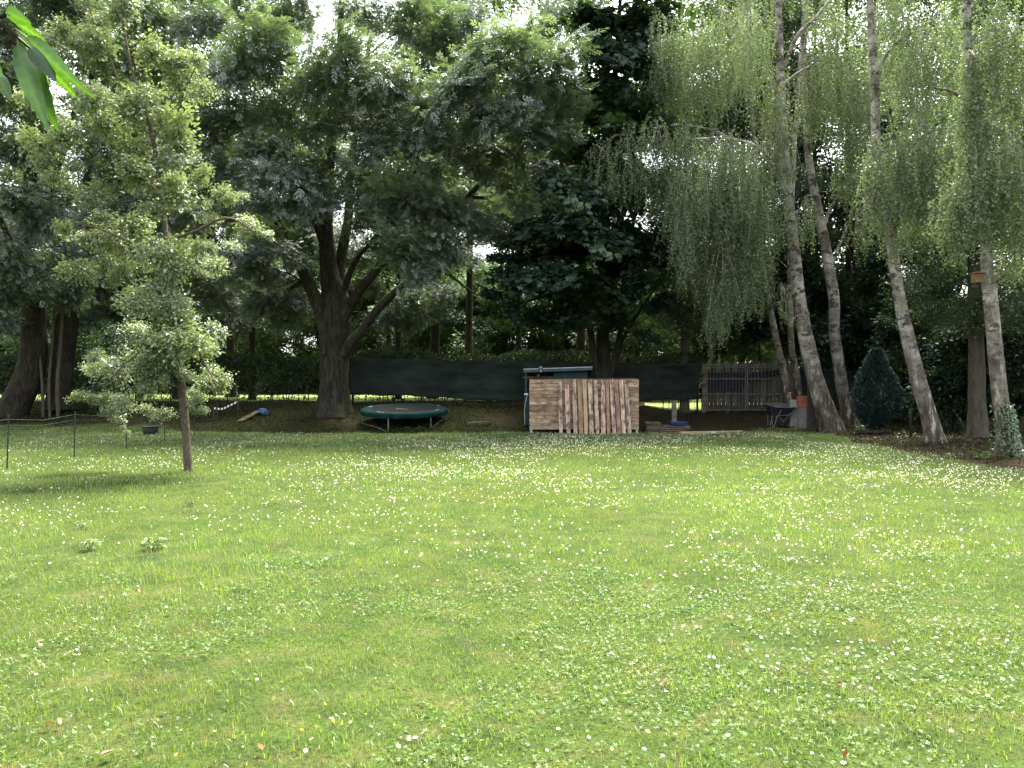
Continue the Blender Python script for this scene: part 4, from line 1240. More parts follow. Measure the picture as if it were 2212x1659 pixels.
birch('thickest birch with a dark fissured foot beside the standing board',
      [(1797, 942, 27.6, 60), (1795, 926, 27.6, 51), (1779, 876, 27.6, 42), (1760, 816, 27.6, 35), (1746.6, 757, 27.6, 33), (1738, 715, 27.6, 31), (1727, 649, 27.6, 28), (1716, 549, 27.6, 25), (1704, 450, 27.6, 24), (1694, 333, 27.6, 22), (1686, 167, 27.6, 17.5), (1682, 60, 27.6, 15.5), (1678, -120, 27.6, 11)],
      [[(1692, 150, 27.6, 9), (1720, 80, 27.4, 7), (1760, 40, 27.2, 6), (1800, -10, 27, 4)], [(1700, 430, 27.6, 9), (1650, 330, 27, 7), (1580, 300, 26.6, 5), (1500, 300, 26.3, 3)],
       [(1692, 185, 27.6, 7), (1720, 160, 27.3, 5), (1770, 130, 27, 3)]],
      [(1640, 320, 640, 46, 26.6, 170), (1580, 300, 560, 48, 26.4, 170), (1520, 330, 540, 44, 26.3, 120), (1610, 420, 720, 34, 26.8, 110), (1480, 380, 640, 36, 26.4, 90), (1560, 500, 760, 26, 26.6, 70),
       (1620, 40, 230, 50, 26.8, 120), (1685, 180, 420, 26, 26.8, 70), (1740, 430, 560, 18, 27, 24), (1690, 620, 720, 14, 27, 14)], 13, foot=(0.10, 0.3, 5))
birch('crooked birch with bare patches right of the thickest birch',
      [(1840, 930, 28.8, 42), (1834, 908, 28.8, 33), (1821, 849, 28.8, 26), (1811, 782, 28.8, 25), (1802, 715, 28.8, 22), (1802, 649, 28.8, 23), (1786, 549, 28.8, 22), (1769.6, 467, 28.8, 20), (1746, 333, 28.8, 15), (1737, 167, 28.8, 12), (1738, 0, 28.8, 9.5), (1736, -100, 28.8, 7)],
      [[(1790, 590, 28.8, 9), (1805, 550, 28.6, 7), (1822, 510, 28.4, 5), (1830, 490, 28.4, 3)], [(1776, 500, 28.8, 8), (1800, 440, 28.6, 6), (1850, 380, 28.3, 5), (1890, 330, 28, 3)],
       [(1742, 250, 28.8, 7), (1790, 210, 28.4, 5), (1840, 180, 28, 3)]],
      [(1800, 60, 330, 46, 27.6, 150), (1850, 150, 420, 42, 27.6, 130), (1770, -20, 140, 44, 28, 80), (1830, 300, 480, 34, 28, 70), (1900, 30, 260, 42, 28, 100), (1870, 440, 560, 26, 28, 40), (1750, 120, 330, 26, 28, 50)], 17)
birch('pale curved birch with a dark flared foot in the bed',
      [(2022, 968, 22.6, 54), (2020, 958, 22.6, 46), (2011, 915, 22.6, 36), (1991, 849, 22.6, 33), (1965.5, 749, 22.6, 30), (1944, 649, 22.6, 24), (1929.6, 549, 22.6, 23), (1912, 430, 22.6, 21), (1893, 300, 22.6, 18), (1889.6, 167, 22.6, 18.5), (1879, 0, 22.6, 14), (1874, -150, 22.6, 10)],
      [[(1914, 430, 22.6, 10), (1960, 330, 22.2, 8), (2020, 280, 21.8, 6), (2090, 280, 21.5, 4)], [(1890, 150, 22.6, 8), (1940, 90, 22.3, 6), (2000, 60, 22, 4)]],
      [(1930, 290, 500, 44, 21.6, 130), (1990, 260, 540, 52, 21.6, 190), (2050, 280, 560, 50, 21.6, 180), (1900, 420, 520, 26, 21.6, 40), (1960, 60, 300, 52, 22, 140), (2030, 20, 280, 52, 22, 150), (1935, 480, 590, 24, 21.8, 34), (1940, -60, 120, 50, 22, 90), (1890, 300, 480, 26, 21.9, 50)], 23, foot=(0.10, 0.35, 5))
b6 = birch('ivy-footed birch at the right edge carrying the nest box',
      [(2177, 996, 18.5, 48), (2174.6, 988, 18.5, 44), (2170, 932, 18.5, 37), (2159, 849, 18.5, 32), (2149.6, 749, 18.5, 30), (2140, 649, 18.5, 29), (2133, 582, 18.5, 25), (2128, 500, 18.5, 23), (2110, 333, 18.5, 20), (2095, 167, 18.5, 19), (2087, 0, 18.5, 17), (2080, -120, 18.5, 13)],
      [[(2118, 440, 18.5, 12), (2090, 330, 18.3, 9), (2150, 250, 18.1, 8), (2210, 200, 18, 6), (2280, 150, 18, 4)], [(2104, 240, 18.5, 9), (2060, 200, 18.2, 6), (2020, 190, 18, 4)]],
      [(2100, 330, 560, 50, 17.8, 150), (2160, 280, 520, 52, 17.8, 150), (2215, 320, 600, 44, 17.8, 120), (2200, 60, 330, 52, 18, 140), (2140, -20, 240, 46, 18, 100), (2060, 400, 590, 34, 18, 70), (2180, 500, 640, 36, 18.3, 60), (2105, 120, 400, 34, 17.9, 90)], 29, foot=(0.06, 0.2, 5))

# dead hanging twigs in the birch crown
mbt = MB()
c0 = at(1672, 250, 26.6)
for i in range(70):
    a = c0 + np.array((random.gauss(0, .35), random.gauss(0, .2), random.uniform(-1.2, .2)))
    e = a + np.array((random.gauss(0, .18), random.gauss(0, .1), -random.uniform(.3, 1.1)))
    mbt.tube([a, (a + e) / 2 + np.random.normal(0, .04, 3), e], 0.005, 3, caps=False)
M['deadtwig'] = solid('dead_twig', (0.10, 0.075, 0.07), 0.95)
o = mbt.build('dead_twigs', M['deadtwig'])
props(o, 'bundle of bare grey-brown dead twigs hanging in the birch crown', 'dead twigs', kind='stuff')

# ivy on the foot of the outermost birch
iv = thing('ivy', 'green ivy climbing the foot of the birch at the right edge', 'ivy', tuple(at(2177, 990, 18.5) * np.array((1, 1, 0))))
n = 430
s = rng.uniform(0, 1, n) ** 1.3
py = 985 - s * 115
pxc = np.interp(py, [870, 920, 970, 996], [2161, 2168, 2173, 2177])
hw = np.interp(py, [870, 920, 970, 996], [21, 24, 28, 33])
ang = rng.normal(0.1, 0.75, n)
Pi = np.stack([at(a_, b_, 18.5) for a_, b_ in zip(pxc, py)])
rr = hw * 18.5 / F + rng.uniform(0.0, 0.02, n)
Pi[:, 0] += np.sin(ang) * rr; Pi[:, 1] -= np.cos(ang) * rr
Di = nrm(np.stack([np.sin(ang) * .5 + rng.normal(0, .4, n), -np.cos(ang) * .5 + rng.normal(0, .2, n), rng.normal(-0.6, .4, n)], -1))
V, Q = leaves4(Pi - np.array(iv.location), Di, rng.uniform(0.035, 0.07, n), rng.uniform(0.035, 0.065, n), up=(0, -1.2, 0.3), wob=0.35)
link('foliage', mesh_np('ivy_leaves', V, Q, M['ivy'], tint_of(n, 4)), iv)
mb = MB()
for q in range(6):
    a = -0.6 + q * 0.35
    pts = []
    for py_ in (992, 960, 930, 900, 880):
        c = at(np.interp(py_, [870, 920, 970, 996], [2161, 2168, 2173, 2177]), py_, 18.5)
        r_ = np.interp(py_, [870, 920, 970, 996], [16.5, 18.5, 20.5, 23.5]) * 18.5 / F + 0.01
        aa = a + 0.15 * math.sin(py_ * .1 + q)
        pts.append(c + np.array((math.sin(aa) * r_, -math.cos(aa) * r_, 0)))
    mb.tube(pts, 0.008, 5)
mb.build('stems', M['twig'], iv, base=np.array(iv.location))


# ------------------------------------------------------------------ hedge, screen, cypress, ground plants
hx0, hx1 = at(-140, 0, 33.6)[0], at(1515, 0, 33.6)[0]
hed = thing('hedge', 'long clipped hedge on top of the bank, dense above and open at its foot', 'hedge', (0, 33.6, 0.9))
n = 46000
xs = rng.uniform(hx0, hx1, n)
zt = 2.86 + 0.10 * np.sin(xs * 0.9) + 0.05 * np.sin(xs * 3.1)
u = rng.uniform(0, 1, n) ** 0.8
thin = rng.random(n)
zz = 1.75 + (zt - 1.75) * u + rng.normal(0, 0.04, n)
low = thin < 0.15
zz = np.where(low, rng.uniform(1.0, 1.95, n), zz)
yy = 33.6 + rng.normal(0, 0.33, n)
over = (xs > -6.4) & (rng.random(n) < 0.10)
zz = np.where(over, zt - np.abs(rng.normal(0, 0.10, n)) + 0.03, zz); yy = np.where(over, rng.uniform(32.2, 33.2, n), yy)
P = np.stack([xs, yy, zz], -1)
D = nrm(rng.normal(0, 1, (n, 3)) + np.array((0, -0.3, -0.3)))
V, Q = leaves4(P - np.array((0, 33.6, 0.9)), D, rng.uniform(0.07, 0.12, n), rng.uniform(0.05, 0.085, n), wob=0.8)
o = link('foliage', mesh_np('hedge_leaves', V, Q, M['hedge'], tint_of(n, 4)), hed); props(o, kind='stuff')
tb = []
for i in range(150):
    xx = rng.uniform(hx0, hx1); y_ = 33.6 + rng.normal(0, .18); z_ = float(H(xx, y_))
    top = rng.uniform(1.6, 2.5)
    dx, dy = rng.normal(0, .16), rng.normal(0, .1)
    r_ = rng.uniform(0.008, 0.026)
    tb.append(tube(np.array([(xx, y_, z_ - .05), (xx + dx * .4, y_ + dy * .4, z_ + (top - z_) * .45), (xx + dx, y_ + dy, top)]) - np.array((0, 33.6, 0.9)), [r_, r_ * .85, r_ * .5], 5))
V, Q = join_np(tb)
o = link('stems', mesh_np('hedge_stems', V, Q, M['dark_bark'], smooth=True), hed); props(o, kind='stuff')

# shade screen hung along the hedge
m, nt, out = newmat('shade_netting')
p = nt.nodes.new('ShaderNodeBsdfPrincipled'); p.inputs['Roughness'].default_value = 0.85; p.inputs['Specular IOR Level'].default_value = 0.15
tc = nt.nodes.new('ShaderNodeTexCoord')
nz = noise(nt, 1.6, tc.outputs['Object'], 6, 0.65, (0.6, 1, 2.0))
r = ramp(nt, [(0.35, (0.014, 0.02, 0.017)), (0.65, (0.05, 0.064, 0.054))], nz.outputs['Fac'])
nt.links.new(r.outputs[0], p.inputs['Base Color'])
tl = nt.nodes.new('ShaderNodeBsdfTranslucent'); tl.inputs['Color'].default_value = (0.10, 0.14, 0.10, 1)
mx = nt.nodes.new('ShaderNodeMixShader'); mx.inputs[0].default_value = 0.3
nt.links.new(p.outputs[0], mx.inputs[1]); nt.links.new(tl.outputs[0], mx.inputs[2]); nt.links.new(mx.outputs[0], out.inputs['Surface'])
M['net'] = m


def screen(label, px0, px1, Y, top, bot, seed):
    x0, x1 = at(px0, 0, Y)[0], at(px1, 0, Y)[0]
    t = thing('shade_screen', label, 'screen', (x0, Y, 0), group='shade screens on the boundary')
    nu, nv = int((x1 - x0) / 0.16) + 2, 16
    U, Vv = np.meshgrid(np.linspace(0, 1, nu), np.linspace(0, 1, nv), indexing='ij')
    X = (x1 - x0) * U
    tz = np.array([CH - (np.interp(px0 + (px1 - px0) * a, top[0], top[1]) - 829.5) / F * Y for a in U[:, 0]])
    bz = np.array([CH - (np.interp(px0 + (px1 - px0) * a, bot[0], bot[1]) - 829.5) / F * Y for a in U[:, 0]])
    bz = bz + 0.02 * np.sin(X[:, 0] * 3.7) + 0.012 * np.sin(X[:, 0] * 9.1)
    tz = tz - 0.03 * np.abs(np.sin(X[:, 0] * 1.2))
    Z = tz[:, None] * (1 - Vv) + bz[:, None] * Vv
    Yy = 0.09 * np.sin(X * 1.3 + Vv * 2 + seed) + 0.06 * np.sin(X * 4.1 - Vv * 5 + seed) * Vv + 0.035 * (vnoise(X * 1.0, Z * 3.0, 0.5, 60 + seed) - .5)
    V = np.stack([X, Yy, Z], -1).reshape(-1, 3)
    i, j = np.meshgrid(np.arange(nu - 1), np.arange(nv - 1), indexing='ij')
    Q = np.stack([i * nv + j, (i + 1) * nv + j, (i + 1) * nv + j + 1, i * nv + j + 1], -1).reshape(-1, 4)
    o = link('netting', mesh_np('netting', V, Q, M['net'], smooth=True), t)
    md = o.modifiers.new('solid', 'SOLIDIFY'); md.thickness = 0.004
    k = max(2, int((x1 - x0) / 2.4) + 1)
    for q in range(k):
        xx = (x1 - x0) * (q + 0.03) / (k - 1 + 0.06)
        zb = float(H(x0 + xx, Y))
        MB().tube([(xx, 0.10, zb - .1), (xx, 0.10, 1.6), (xx, 0.10, 2.72 if px0 < 1600 else 2.5)], 0.045, 8).build('post', M['dark_bark'], t)
    MB().tube([(0, 0.04, tz[0] + .01), ((x1 - x0) / 2, 0.04, tz[len(tz) // 2] + .01), (x1 - x0, 0.04, tz[-1] + .01)], 0.006, 5).build('wire', M['twig'], t)
    return t


screen('long dark green shade netting behind the trampoline and coop', 756, 1512, 32.5, ([756, 1000, 1512], [770, 778, 785]), ([756, 900, 1060, 1280, 1512], [852, 856, 866, 868, 862]), 1)
screen('dark shade netting right of the gate behind the birches', 1716, 2010, 33.4, ([1716, 2010], [795, 800]), ([1716, 2010], [884, 888]), 5)

# cypress
cb = at(1893, 922, 26.3)
cy = Tree('cypress', 'small bluish green cone-shaped cypress in the bed behind the birches', (cb[0], cb[1], float(H(cb[0], cb[1])) - .02), M['dark_bark'], cat='conifer')
cy.limb([(cb[0], cb[1], 0.0, 0.05), (cb[0] + .02, cb[1], 0.35, 0.045), (cb[0], cb[1], 1.2, 0.03), (cb[0] - .03, cb[1], 2.6, 0.01)], name='trunk', sides=8, n=12)
for sx in (-1, 1):
    cy.limb([(cb[0], cb[1], 0.12, 0.03), (cb[0] + sx * .10, cb[1], 0.33, 0.026), (cb[0] + sx * .2, cb[1], 0.7, 0.018), (cb[0] + sx * .22, cb[1], 1.4, 0.01)], sides=6, n=8)
n = 15000
h = rng.uniform(0, 1, n) ** 1.15
rad = 0.74 * np.sin(np.clip((h + 0.10) / 0.62, 0, 1) * 1.5708) * np.where(h > 0.30, (1 - (h - 0.30) / 0.72) ** 0.8, 1) + 0.02
th = rng.uniform(0, 6.28, n)
rad = rad * (1 + 0.13 * np.sin(th * 5 + h * 9) + 0.10 * np.sin(th * 9 - h * 17)) * rng.uniform(0.72, 1.06, n)
P = np.stack([np.cos(th) * rad, np.sin(th) * rad, 0.28 + h * 2.45], -1) + np.array(cb * np.array((1, 1, 0)))
D = nrm(np.stack([np.cos(th) * .8, np.sin(th) * .8, rng.normal(0.55, .45, n)], -1) + rng.normal(0, .28, (n, 3)))
V, Q = leaves4(P, D, rng.uniform(0.07, 0.16, n), rng.uniform(0.025, 0.05, n), wob=0.8)
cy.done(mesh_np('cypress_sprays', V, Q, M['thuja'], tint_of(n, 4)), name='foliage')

# low plants on the bank and in the bed
def cover(n, fx, L, mat, label, hgt=0.1):
    x_, y_ = fx(n)
    k_ = ~lawn_mask(x_, y_)
    x_, y_ = x_[k_], y_[k_]
    n_ = len(x_)
    P_ = np.stack([x_, y_, H(x_, y_) + rng.uniform(0.0, 1, n_) ** 1.6 * hgt + 0.01], -1)
    D_ = nrm(np.stack([rng.normal(0, 1, n_), rng.normal(0, 1, n_), rng.normal(0.35, .4, n_)], -1))
    V_, Q_ = leaves4(P_, D_, L * rng.uniform(.6, 1.3, n_), L * .6 * rng.uniform(.6, 1.2, n_), wob=0.4)
    o_ = link('ground_cover', mesh_np('ground_cover', V_, Q_, mat, tint_of(n_, 4)))
    props(o_, label, 'ground cover', kind='stuff')


def bank_xy(n):
    x_ = rng.uniform(-20, 2.0, n); y_ = 27.6 + rng.uniform(0, 1, n) ** 1.5 * 5.0
    k_ = vnoise(x_, y_, 1.1, 51) + 0.35 * sstep(-3, -8, x_) + 0.35 * (y_ < 28.8) > 0.62
    return x_[k_], y_[k_]


def bed_xy(n):
    y_ = rng.uniform(13, 31, n); x_ = 9.7 + rng.uniform(0, 1, n) * 8
    k_ = vnoise(x_, y_, 0.8, 52) > 0.56
    return x_[k_], y_[k_]


cover(26000, bank_xy, 0.075, M['under'], 'low dark ivy and nettles growing over the bank', 0.20)
cover(7000, bed_xy, 0.07, M['cover'], 'sparse green seedlings in the bed under the birches', 0.13)
M['litter'] = leaf_mat('leaf_litter', [(0.0, (0.018, 0.011, 0.007)), (0.5, (0.04, 0.025, 0.015)), (1.0, (0.08, 0.052, 0.032))], 0.1, (1, .9, .7), 0.0)
x_ = np.concatenate([9.6 + rng.uniform(0, 1, 7000) * 9, rng.uniform(-18, 11, 3500)]); y_ = np.concatenate([rng.uniform(13, 31, 7000), rng.uniform(28, 33.5, 3500)])
k_ = ~lawn_mask(x_, y_); x_, y_ = x_[k_], y_[k_]; n = len(x_)
P = np.stack([x_, y_, H(x_, y_) + rng.uniform(0.006, 0.03, n)], -1)
D = nrm(np.stack([rng.normal(0, 1, n), rng.normal(0, 1, n), rng.normal(0, .25, n)], -1))
V, Q = leaves4(P, D, rng.uniform(.05, .10, n), rng.uniform(.03, .06, n), wob=0.4)
props(link('leaf_litter', mesh_np('leaf_litter', V, Q, M['litter'], tint_of(n, 4, 0.3))), 'brown leaf litter over the bare earth of bank and bed', 'leaf litter', kind='stuff')

# broad burdock leaves by the outermost birch, a leafy clump by the thick birch
for (px, py, Y, R_, nn, lab, mt) in ((2122, 978, 18.2, 0.24, 9, 'broad pale burdock leaves at the foot of the ivy-clad birch', 'cover'),
                                    (1868, 928, 26.8, 0.42, 120, 'low bright leafy clump between the thick birch and the cypress', 'ivy')):
    c = at(px, py, Y); c[2] = float(H(c[0], c[1]))
    t = thing('leafy_plant', lab, 'plant', tuple(c))
    a = rng.uniform(0, 6.28, nn)
    r_ = R_ * np.sqrt(rng.uniform(0.05, 1, nn))
    P = np.stack([np.cos(a) * r_ * .5, np.sin(a) * r_ * .5, rng.uniform(.05, .6, nn) * R_ * .8], -1)
    D = nrm(np.stack([np.cos(a), np.sin(a), rng.normal(.15, .3, nn)], -1))
    s = 0.85 if nn < 20 else 0.28
    V, Q = leaves6(P, D, R_ * s * rng.uniform(.7, 1.1, nn), R_ * s * .75 * rng.uniform(.7, 1.1, nn))
    link('foliage', mesh_np('plant_leaves', V, Q, M[mt], tint_of(nn, 5, .15, .75)), t)
    mb = MB()
    for q in range(min(nn, 9)): mb.tube([(0, 0, -.02), tuple(P[q] * .6), tuple(P[q])], 0.006, 4)
    mb.build('stems', M['stem'], t)


# ------------------------------------------------------------------ built things
PAL = [(0.46, 0.33, 0.22), (0.38, 0.265, 0.175), (0.52, 0.39, 0.27), (0.30, 0.215, 0.145), (0.48, 0.33, 0.235), (0.38, 0.295, 0.21), (0.54, 0.40, 0.275)]
M['pallet'] = wood_mat('pallet_wood', PAL, (0.10, 0.06, 0.045), 0.85)
M['slat'] = wood_mat('weathered_board', [(0.62, 0.48, 0.355), (0.50, 0.39, 0.295), (0.68, 0.52, 0.39), (0.64, 0.45, 0.36), (0.50, 0.40, 0.29)], (0.08, 0.06, 0.055), 0.9, lo=0.44, hi=0.58)
M['redslat'] = wood_mat('reddish_board', [(0.40, 0.22, 0.17), (0.43, 0.24, 0.18)], (0.10, 0.06, 0.06), 0.8)
M['brownslat'] = wood_mat('brown_board', [(0.34, 0.22, 0.14), (0.37, 0.24, 0.155)], (0.12, 0.075, 0.05), 0.6)
M['oldwood'] = wood_mat('old_dark_wood', [(0.13, 0.10, 0.075), (0.17, 0.13, 0.10), (0.10, 0.08, 0.062), (0.20, 0.155, 0.115)], (0.04, 0.03, 0.025), 0.7)
M['paling'] = wood_mat('grey_paling', [(0.10, 0.088, 0.066), (0.085, 0.072, 0.052), (0.20, 0.18, 0.14), (0.11, 0.095, 0.07), (0.075, 0.065, 0.05), (0.16, 0.14, 0.11)], (0.045, 0.04, 0.028), 0.6)
M['newplank'] = wood_mat('fresh_plank', [(0.52, 0.40, 0.26), (0.48, 0.36, 0.23)], (0.2, 0.13, 0.08), 0.4)
M['greypost'] = wood_mat('grey_post', [(0.16, 0.147, 0.127), (0.175, 0.16, 0.135)], (0.1, 0.09, 0.08), 0.5)
M['galv'] = solid('galvanised_steel', (0.42, 0.43, 0.44), 0.45, 0.7, var=0.15)
M['tubegrey'] = solid('grey_tube', (0.17, 0.175, 0.175), 0.6, 0.3, var=0.15)
M['gatesteel'] = solid('gate_steel', (0.12, 0.125, 0.12), 0.6, 0.3, var=0.25)
M['teal'] = solid('teal_pad', (0.004, 0.024, 0.0225), 0.9, 0, 0.08, var=0.22, scale=5)
M['mat'] = solid('jumping_mat', (0.014, 0.013, 0.014), 0.95, 0, 0.1, var=0.15)
M['white'] = solid('white_paint', (0.7, 0.72, 0.72), 0.6, var=0.08)
M['mark'] = solid('pale_print', (0.36, 0.42, 0.40), 0.7, var=0.2, scale=30)
M['coopblue'] = wood_mat('blue_stained_board', [(0.03, 0.055, 0.062), (0.038, 0.066, 0.073), (0.026, 0.05, 0.058)], (0.02, 0.03, 0.035), 0.4)
M['coopdark'] = solid('coop_dark_board', (0.02, 0.026, 0.026), 0.85, var=0.2)
M['fascia'] = solid('fascia', (0.045, 0.066, 0.085), 0.6, var=0.15)
M['felt'] = solid('roof_felt', (0.12, 0.13, 0.14), 0.9, var=0.15)
M['trim'] = solid('roof_trim', (0.40, 0.43, 0.46), 0.5, 0.3, var=0.1)
M['blackplastic'] = solid('black_plastic', (0.014, 0.015, 0.017), 0.6, 0, 0.3, var=0.25)
M['traygrey'] = solid('tray_inside', (0.06, 0.062, 0.072), 0.5, var=0.3, scale=6)
M['terracotta'] = solid('terracotta', (0.33, 0.115, 0.06), 0.8, var=0.18, scale=6)
M['concrete'] = solid('concrete', (0.19, 0.18, 0.165), 0.95, var=0.2, scale=7, bump=0.3)
M['darkboard'] = solid('dark_board', (0.045, 0.037, 0.031), 0.85, var=0.25, scale=5)
M['bluep'] = solid('blue_plastic', (0.016, 0.04, 0.13), 0.45, var=0.15)
M['tarp'] = solid('blue_tarp', (0.010, 0.06, 0.14), 0.4, var=0.2)
M['red'] = solid('red_plastic', (0.2, 0.035, 0.03), 0.6, var=0.15)
M['boxwood'] = wood_mat('nest_box_wood', [(0.19, 0.12, 0.06), (0.2, 0.13, 0.065)], (0.14, 0.085, 0.04), 0.35)
M['black'] = solid('black_hole', (0.004, 0.004, 0.004), 1.0, var=0.0)
M['rag'] = solid('pale_rag', (0.45, 0.42, 0.44), 0.9, var=0.3, scale=14)
M['darktarp'] = solid('dark_sheet', (0.012, 0.012, 0.016), 0.7, var=0.3)


def gz(x, y): return float(H(x, y))


def board(name, a, b, w, t, mat, parent=None, wdir=(1, 0, 0), bevel=0.003, rough_edge=0.0):
    """a timber from a to b, w wide along wdir and t thick; local X runs along its length"""
    a, b = np.array(a, float), np.array(b, float)
    ex = b - a; L = np.linalg.norm(ex); ex /= L
    wd = np.array(wdir, float); ey = wd - ex * np.dot(wd, ex); ey /= np.linalg.norm(ey); ez = np.cross(ex, ey)
    mb = MB()
    if rough_edge > 0:
        k = 7
        xs_ = np.linspace(-L / 2, L / 2, k)
        e0 = -w / 2 + np.random.normal(0, rough_edge, k); e1 = w / 2 + np.random.normal(0, rough_edge, k)
        Vb = [(xs_[i], s_, q) for i in range(k) for s_, q in ((e0[i], -t / 2), (e1[i], -t / 2), (e1[i], t / 2), (e0[i], t / 2))]
        Fb = [(0, 1, 2, 3)[::-1]] + [(i * 4 + j, i * 4 + (j + 1) % 4, i * 4 + 4 + (j + 1) % 4, i * 4 + 4 + j) for i in range(k - 1) for j in range(4)] + [tuple((k - 1) * 4 + j for j in range(4))]
        mb.add(Vb, Fb)
    else:
        mb.box((0, 0, 0), (L, w, t))
    o = mb.build(name, mat, parent, bevel=bevel)
    c = (a + b) / 2
    Mx = Matrix(((ex[0], ey[0], ez[0], c[0]), (ex[1], ey[1], ez[1], c[1]), (ex[2], ey[2], ez[2], c[2]), (0, 0, 0, 1)))
    if parent is not None:
        pl = Vector(parent.location)
        Mx = Matrix.Translation(-pl) @ Mx
    loc, rot, sc_ = Mx.decompose()
    o.location = loc; o.rotation_mode = 'QUATERNION'; o.rotation_quaternion = rot
    return o


# --- timber panel
PY = 27.6
pxl, pxr = at(1143.5, 0, PY)[0], at(1380, 0, PY)[0]
PW = pxr - pxl
panel = thing('timber_panel', 'wide panel of horizontal reclaimed pallet boards at the edge of the lawn', 'panel', (pxl, PY, 0))
z0, z1 = 0.125, 1.785
rows = 14
rh = (z1 - z0) / rows
for r_ in range(rows):
    cuts = [0.0, random.uniform(1.08, 1.3), random.uniform(2.1, 2.7), PW]
    zc = z0 + (r_ + .5) * rh
    for q in range(3):
        a0, a1 = cuts[q] + 0.002, cuts[q + 1] - 0.002
        dy = random.uniform(-.004, .004); dz = random.uniform(-.003, .003)
        sl = 0.012 * (a0 + a1) / 2 / PW
        board('plank', (pxl + a0, PY + dy, zc + dz + sl), (pxl + a1, PY + dy, zc + dz + sl + random.uniform(-.004, .004)), rh - random.uniform(0.004, 0.010), 0.021, M['pallet'], panel, wdir=(0, 0, 1), rough_edge=0.0025, bevel=0.0)
board('top_rail', (pxl - .004, PY + .012, z1 + .018), (pxr + .004, PY + .012, z1 + .030), 0.06, 0.022, M['pallet'], panel, wdir=(0, 1, 0))
for xx in (0.05, 1.2, 2.4, PW - 0.05):
    board('batten', (pxl + xx, PY + .042, 0.14), (pxl + xx, PY + .042, z1 - .01), 0.09, 0.055, M['pallet'], panel)
for xx in (0.06, PW - 0.06):
    MB().box((0, 0, 0.05), (0.075, 0.06, 0.13)).box((0, 0, -0.005), (0.11, 0.10, 0.012)).build('steel_foot', M['galv'], panel, loc=(xx, 0.042, 0.012))

tops = [(565, 275, 578), (640, 275, 660), (717, 262, 738), (782, 272, 798), (832, 264, 852), (892, 264, 912), (950, 267, 977), (1033, 264, 1040), (1080, 267, 1098), (1125, 264, 1160), (1175, 267, 1215), (1230, 267, 1265), (1285, 267, 1325)]
lab = ['grey streaked board, first from the left leaning on the timber panel', 'pinkish board, second from the left leaning on the timber panel', 'grey-tan spotted board, third from the left leaning on the timber panel',
       'plain brown board, fourth from the left leaning on the timber panel', 'pale clean board, fifth from the left leaning on the timber panel', 'mottled pale board, sixth from the left leaning on the timber panel',
       'dark-stained board, seventh from the left leaning on the timber panel', 'tan streaked board, eighth of the thirteen leaning on the timber panel', 'narrow brown board, fifth from the right leaning on the timber panel',
       'blotchy brown board, fourth from the right leaning on the timber panel', 'reddish board, third from the right leaning on the timber panel', 'two-tone board, second from the right leaning on the timber panel',
       'black-spotted board, rightmost of those leaning on the timber panel']
mts = ['slat', 'slat', 'slat', 'brownslat', 'newplank', 'slat', 'slat', 'slat', 'brownslat', 'slat', 'redslat', 'slat', 'slat']
for i, ((tx, ty, bx_), lb) in enumerate(zip(tops, lab)):
    Yt, Yb = PY - 0.026, PY - 0.36 + random.uniform(-.05, .03)
    a = at(1097.2 + bx_ * .19842, 936, Yb); a[2] = gz(a[0], Yb) + 0.004
    b = at(1097.2 + tx * .19842, 768 + ty * .19842, Yt)
    w = (0.118, 0.135, 0.13, 0.135, 0.125, 0.135, 0.115, 0.135, 0.10, 0.125, 0.125, 0.13, 0.125)[i]
    o = board('leaning_board', a, b, w, 0.024, M[mts[i]], None, rough_edge=0.004, bevel=0.0)
    props(o, lb, 'board', 'boards leaning on the timber panel')

# --- chicken coop behind the panel
CY = 29.1
cx0, cx1 = at(1131, 0, CY)[0], at(1279, 0, CY)[0]
czg = gz((cx0 + cx1) / 2, CY + .6)
coop = thing('garden_coop', 'small dark blue timber coop with a flat sloping roof behind the timber panel', 'coop', (cx0, CY, 0))
W_ = cx1 - cx0
zl, zr = CH - (797.5 - 829.5) / F * CY, CH - (792.5 - 829.5) / F * CY
D_ = 1.9
# roof slab sloping to the back, a little higher on the right
rf = MB()
th = 0.03
def rp(u, v, dz): return (u * W_, v * D_ - 0.0, zl + (zr - zl) * u - 0.28 * v + dz)
Vr = [rp(u, v, dz) for dz in (0, -th) for u, v in ((0, 0), (1, 0), (1, 1), (0, 1))]
rf.add(Vr, [(0, 1, 2, 3), (7, 6, 5, 4), (0, 4, 5, 1), (1, 5, 6, 2), (2, 6, 7, 3), (3, 7, 4, 0)])
roof = rf.build('roof', M['felt'], coop)
# pale metal edge and fascia below it
def edge(u0, u1, zt, hgt, y, tk, name, mat, par):
    e = MB()
    Ve = [(u * W_, y + d, zl + (zr - zl) * u + zt - h_) for u in (u0, u1) for d in (0, tk) for h_ in (0, hgt)]
    e.add(Ve, [(0, 1, 3, 2), (4, 6, 7, 5), (0, 4, 5, 1), (2, 3, 7, 6), (0, 2, 6, 4), (1, 5, 7, 3)])
    return e.build(name, mat, par)
edge(-0.005, 1.005, 0.012, 0.026, -0.035, 0.032, 'roof_edge_trim', M['trim'], roof)
edge(-0.002, 1.002, -0.016, 0.10, -0.028, 0.022, 'fascia', M['fascia'], roof)
for u in (0.004, 0.996):
    mbf = MB()
    mbf.add([(u * W_ + s_, v * D_, zl + (zr - zl) * u - .28 * v - h_ - th) for v in (0.0, 1) for s_ in (-.012, .012) for h_ in (0, .09)], [(0, 1, 3, 2), (4, 6, 7, 5), (0, 4, 5, 1), (2, 3, 7, 6), (0, 2, 6, 4), (1, 5, 7, 3)])
    mbf.build('rake_board', M['fascia'], roof)
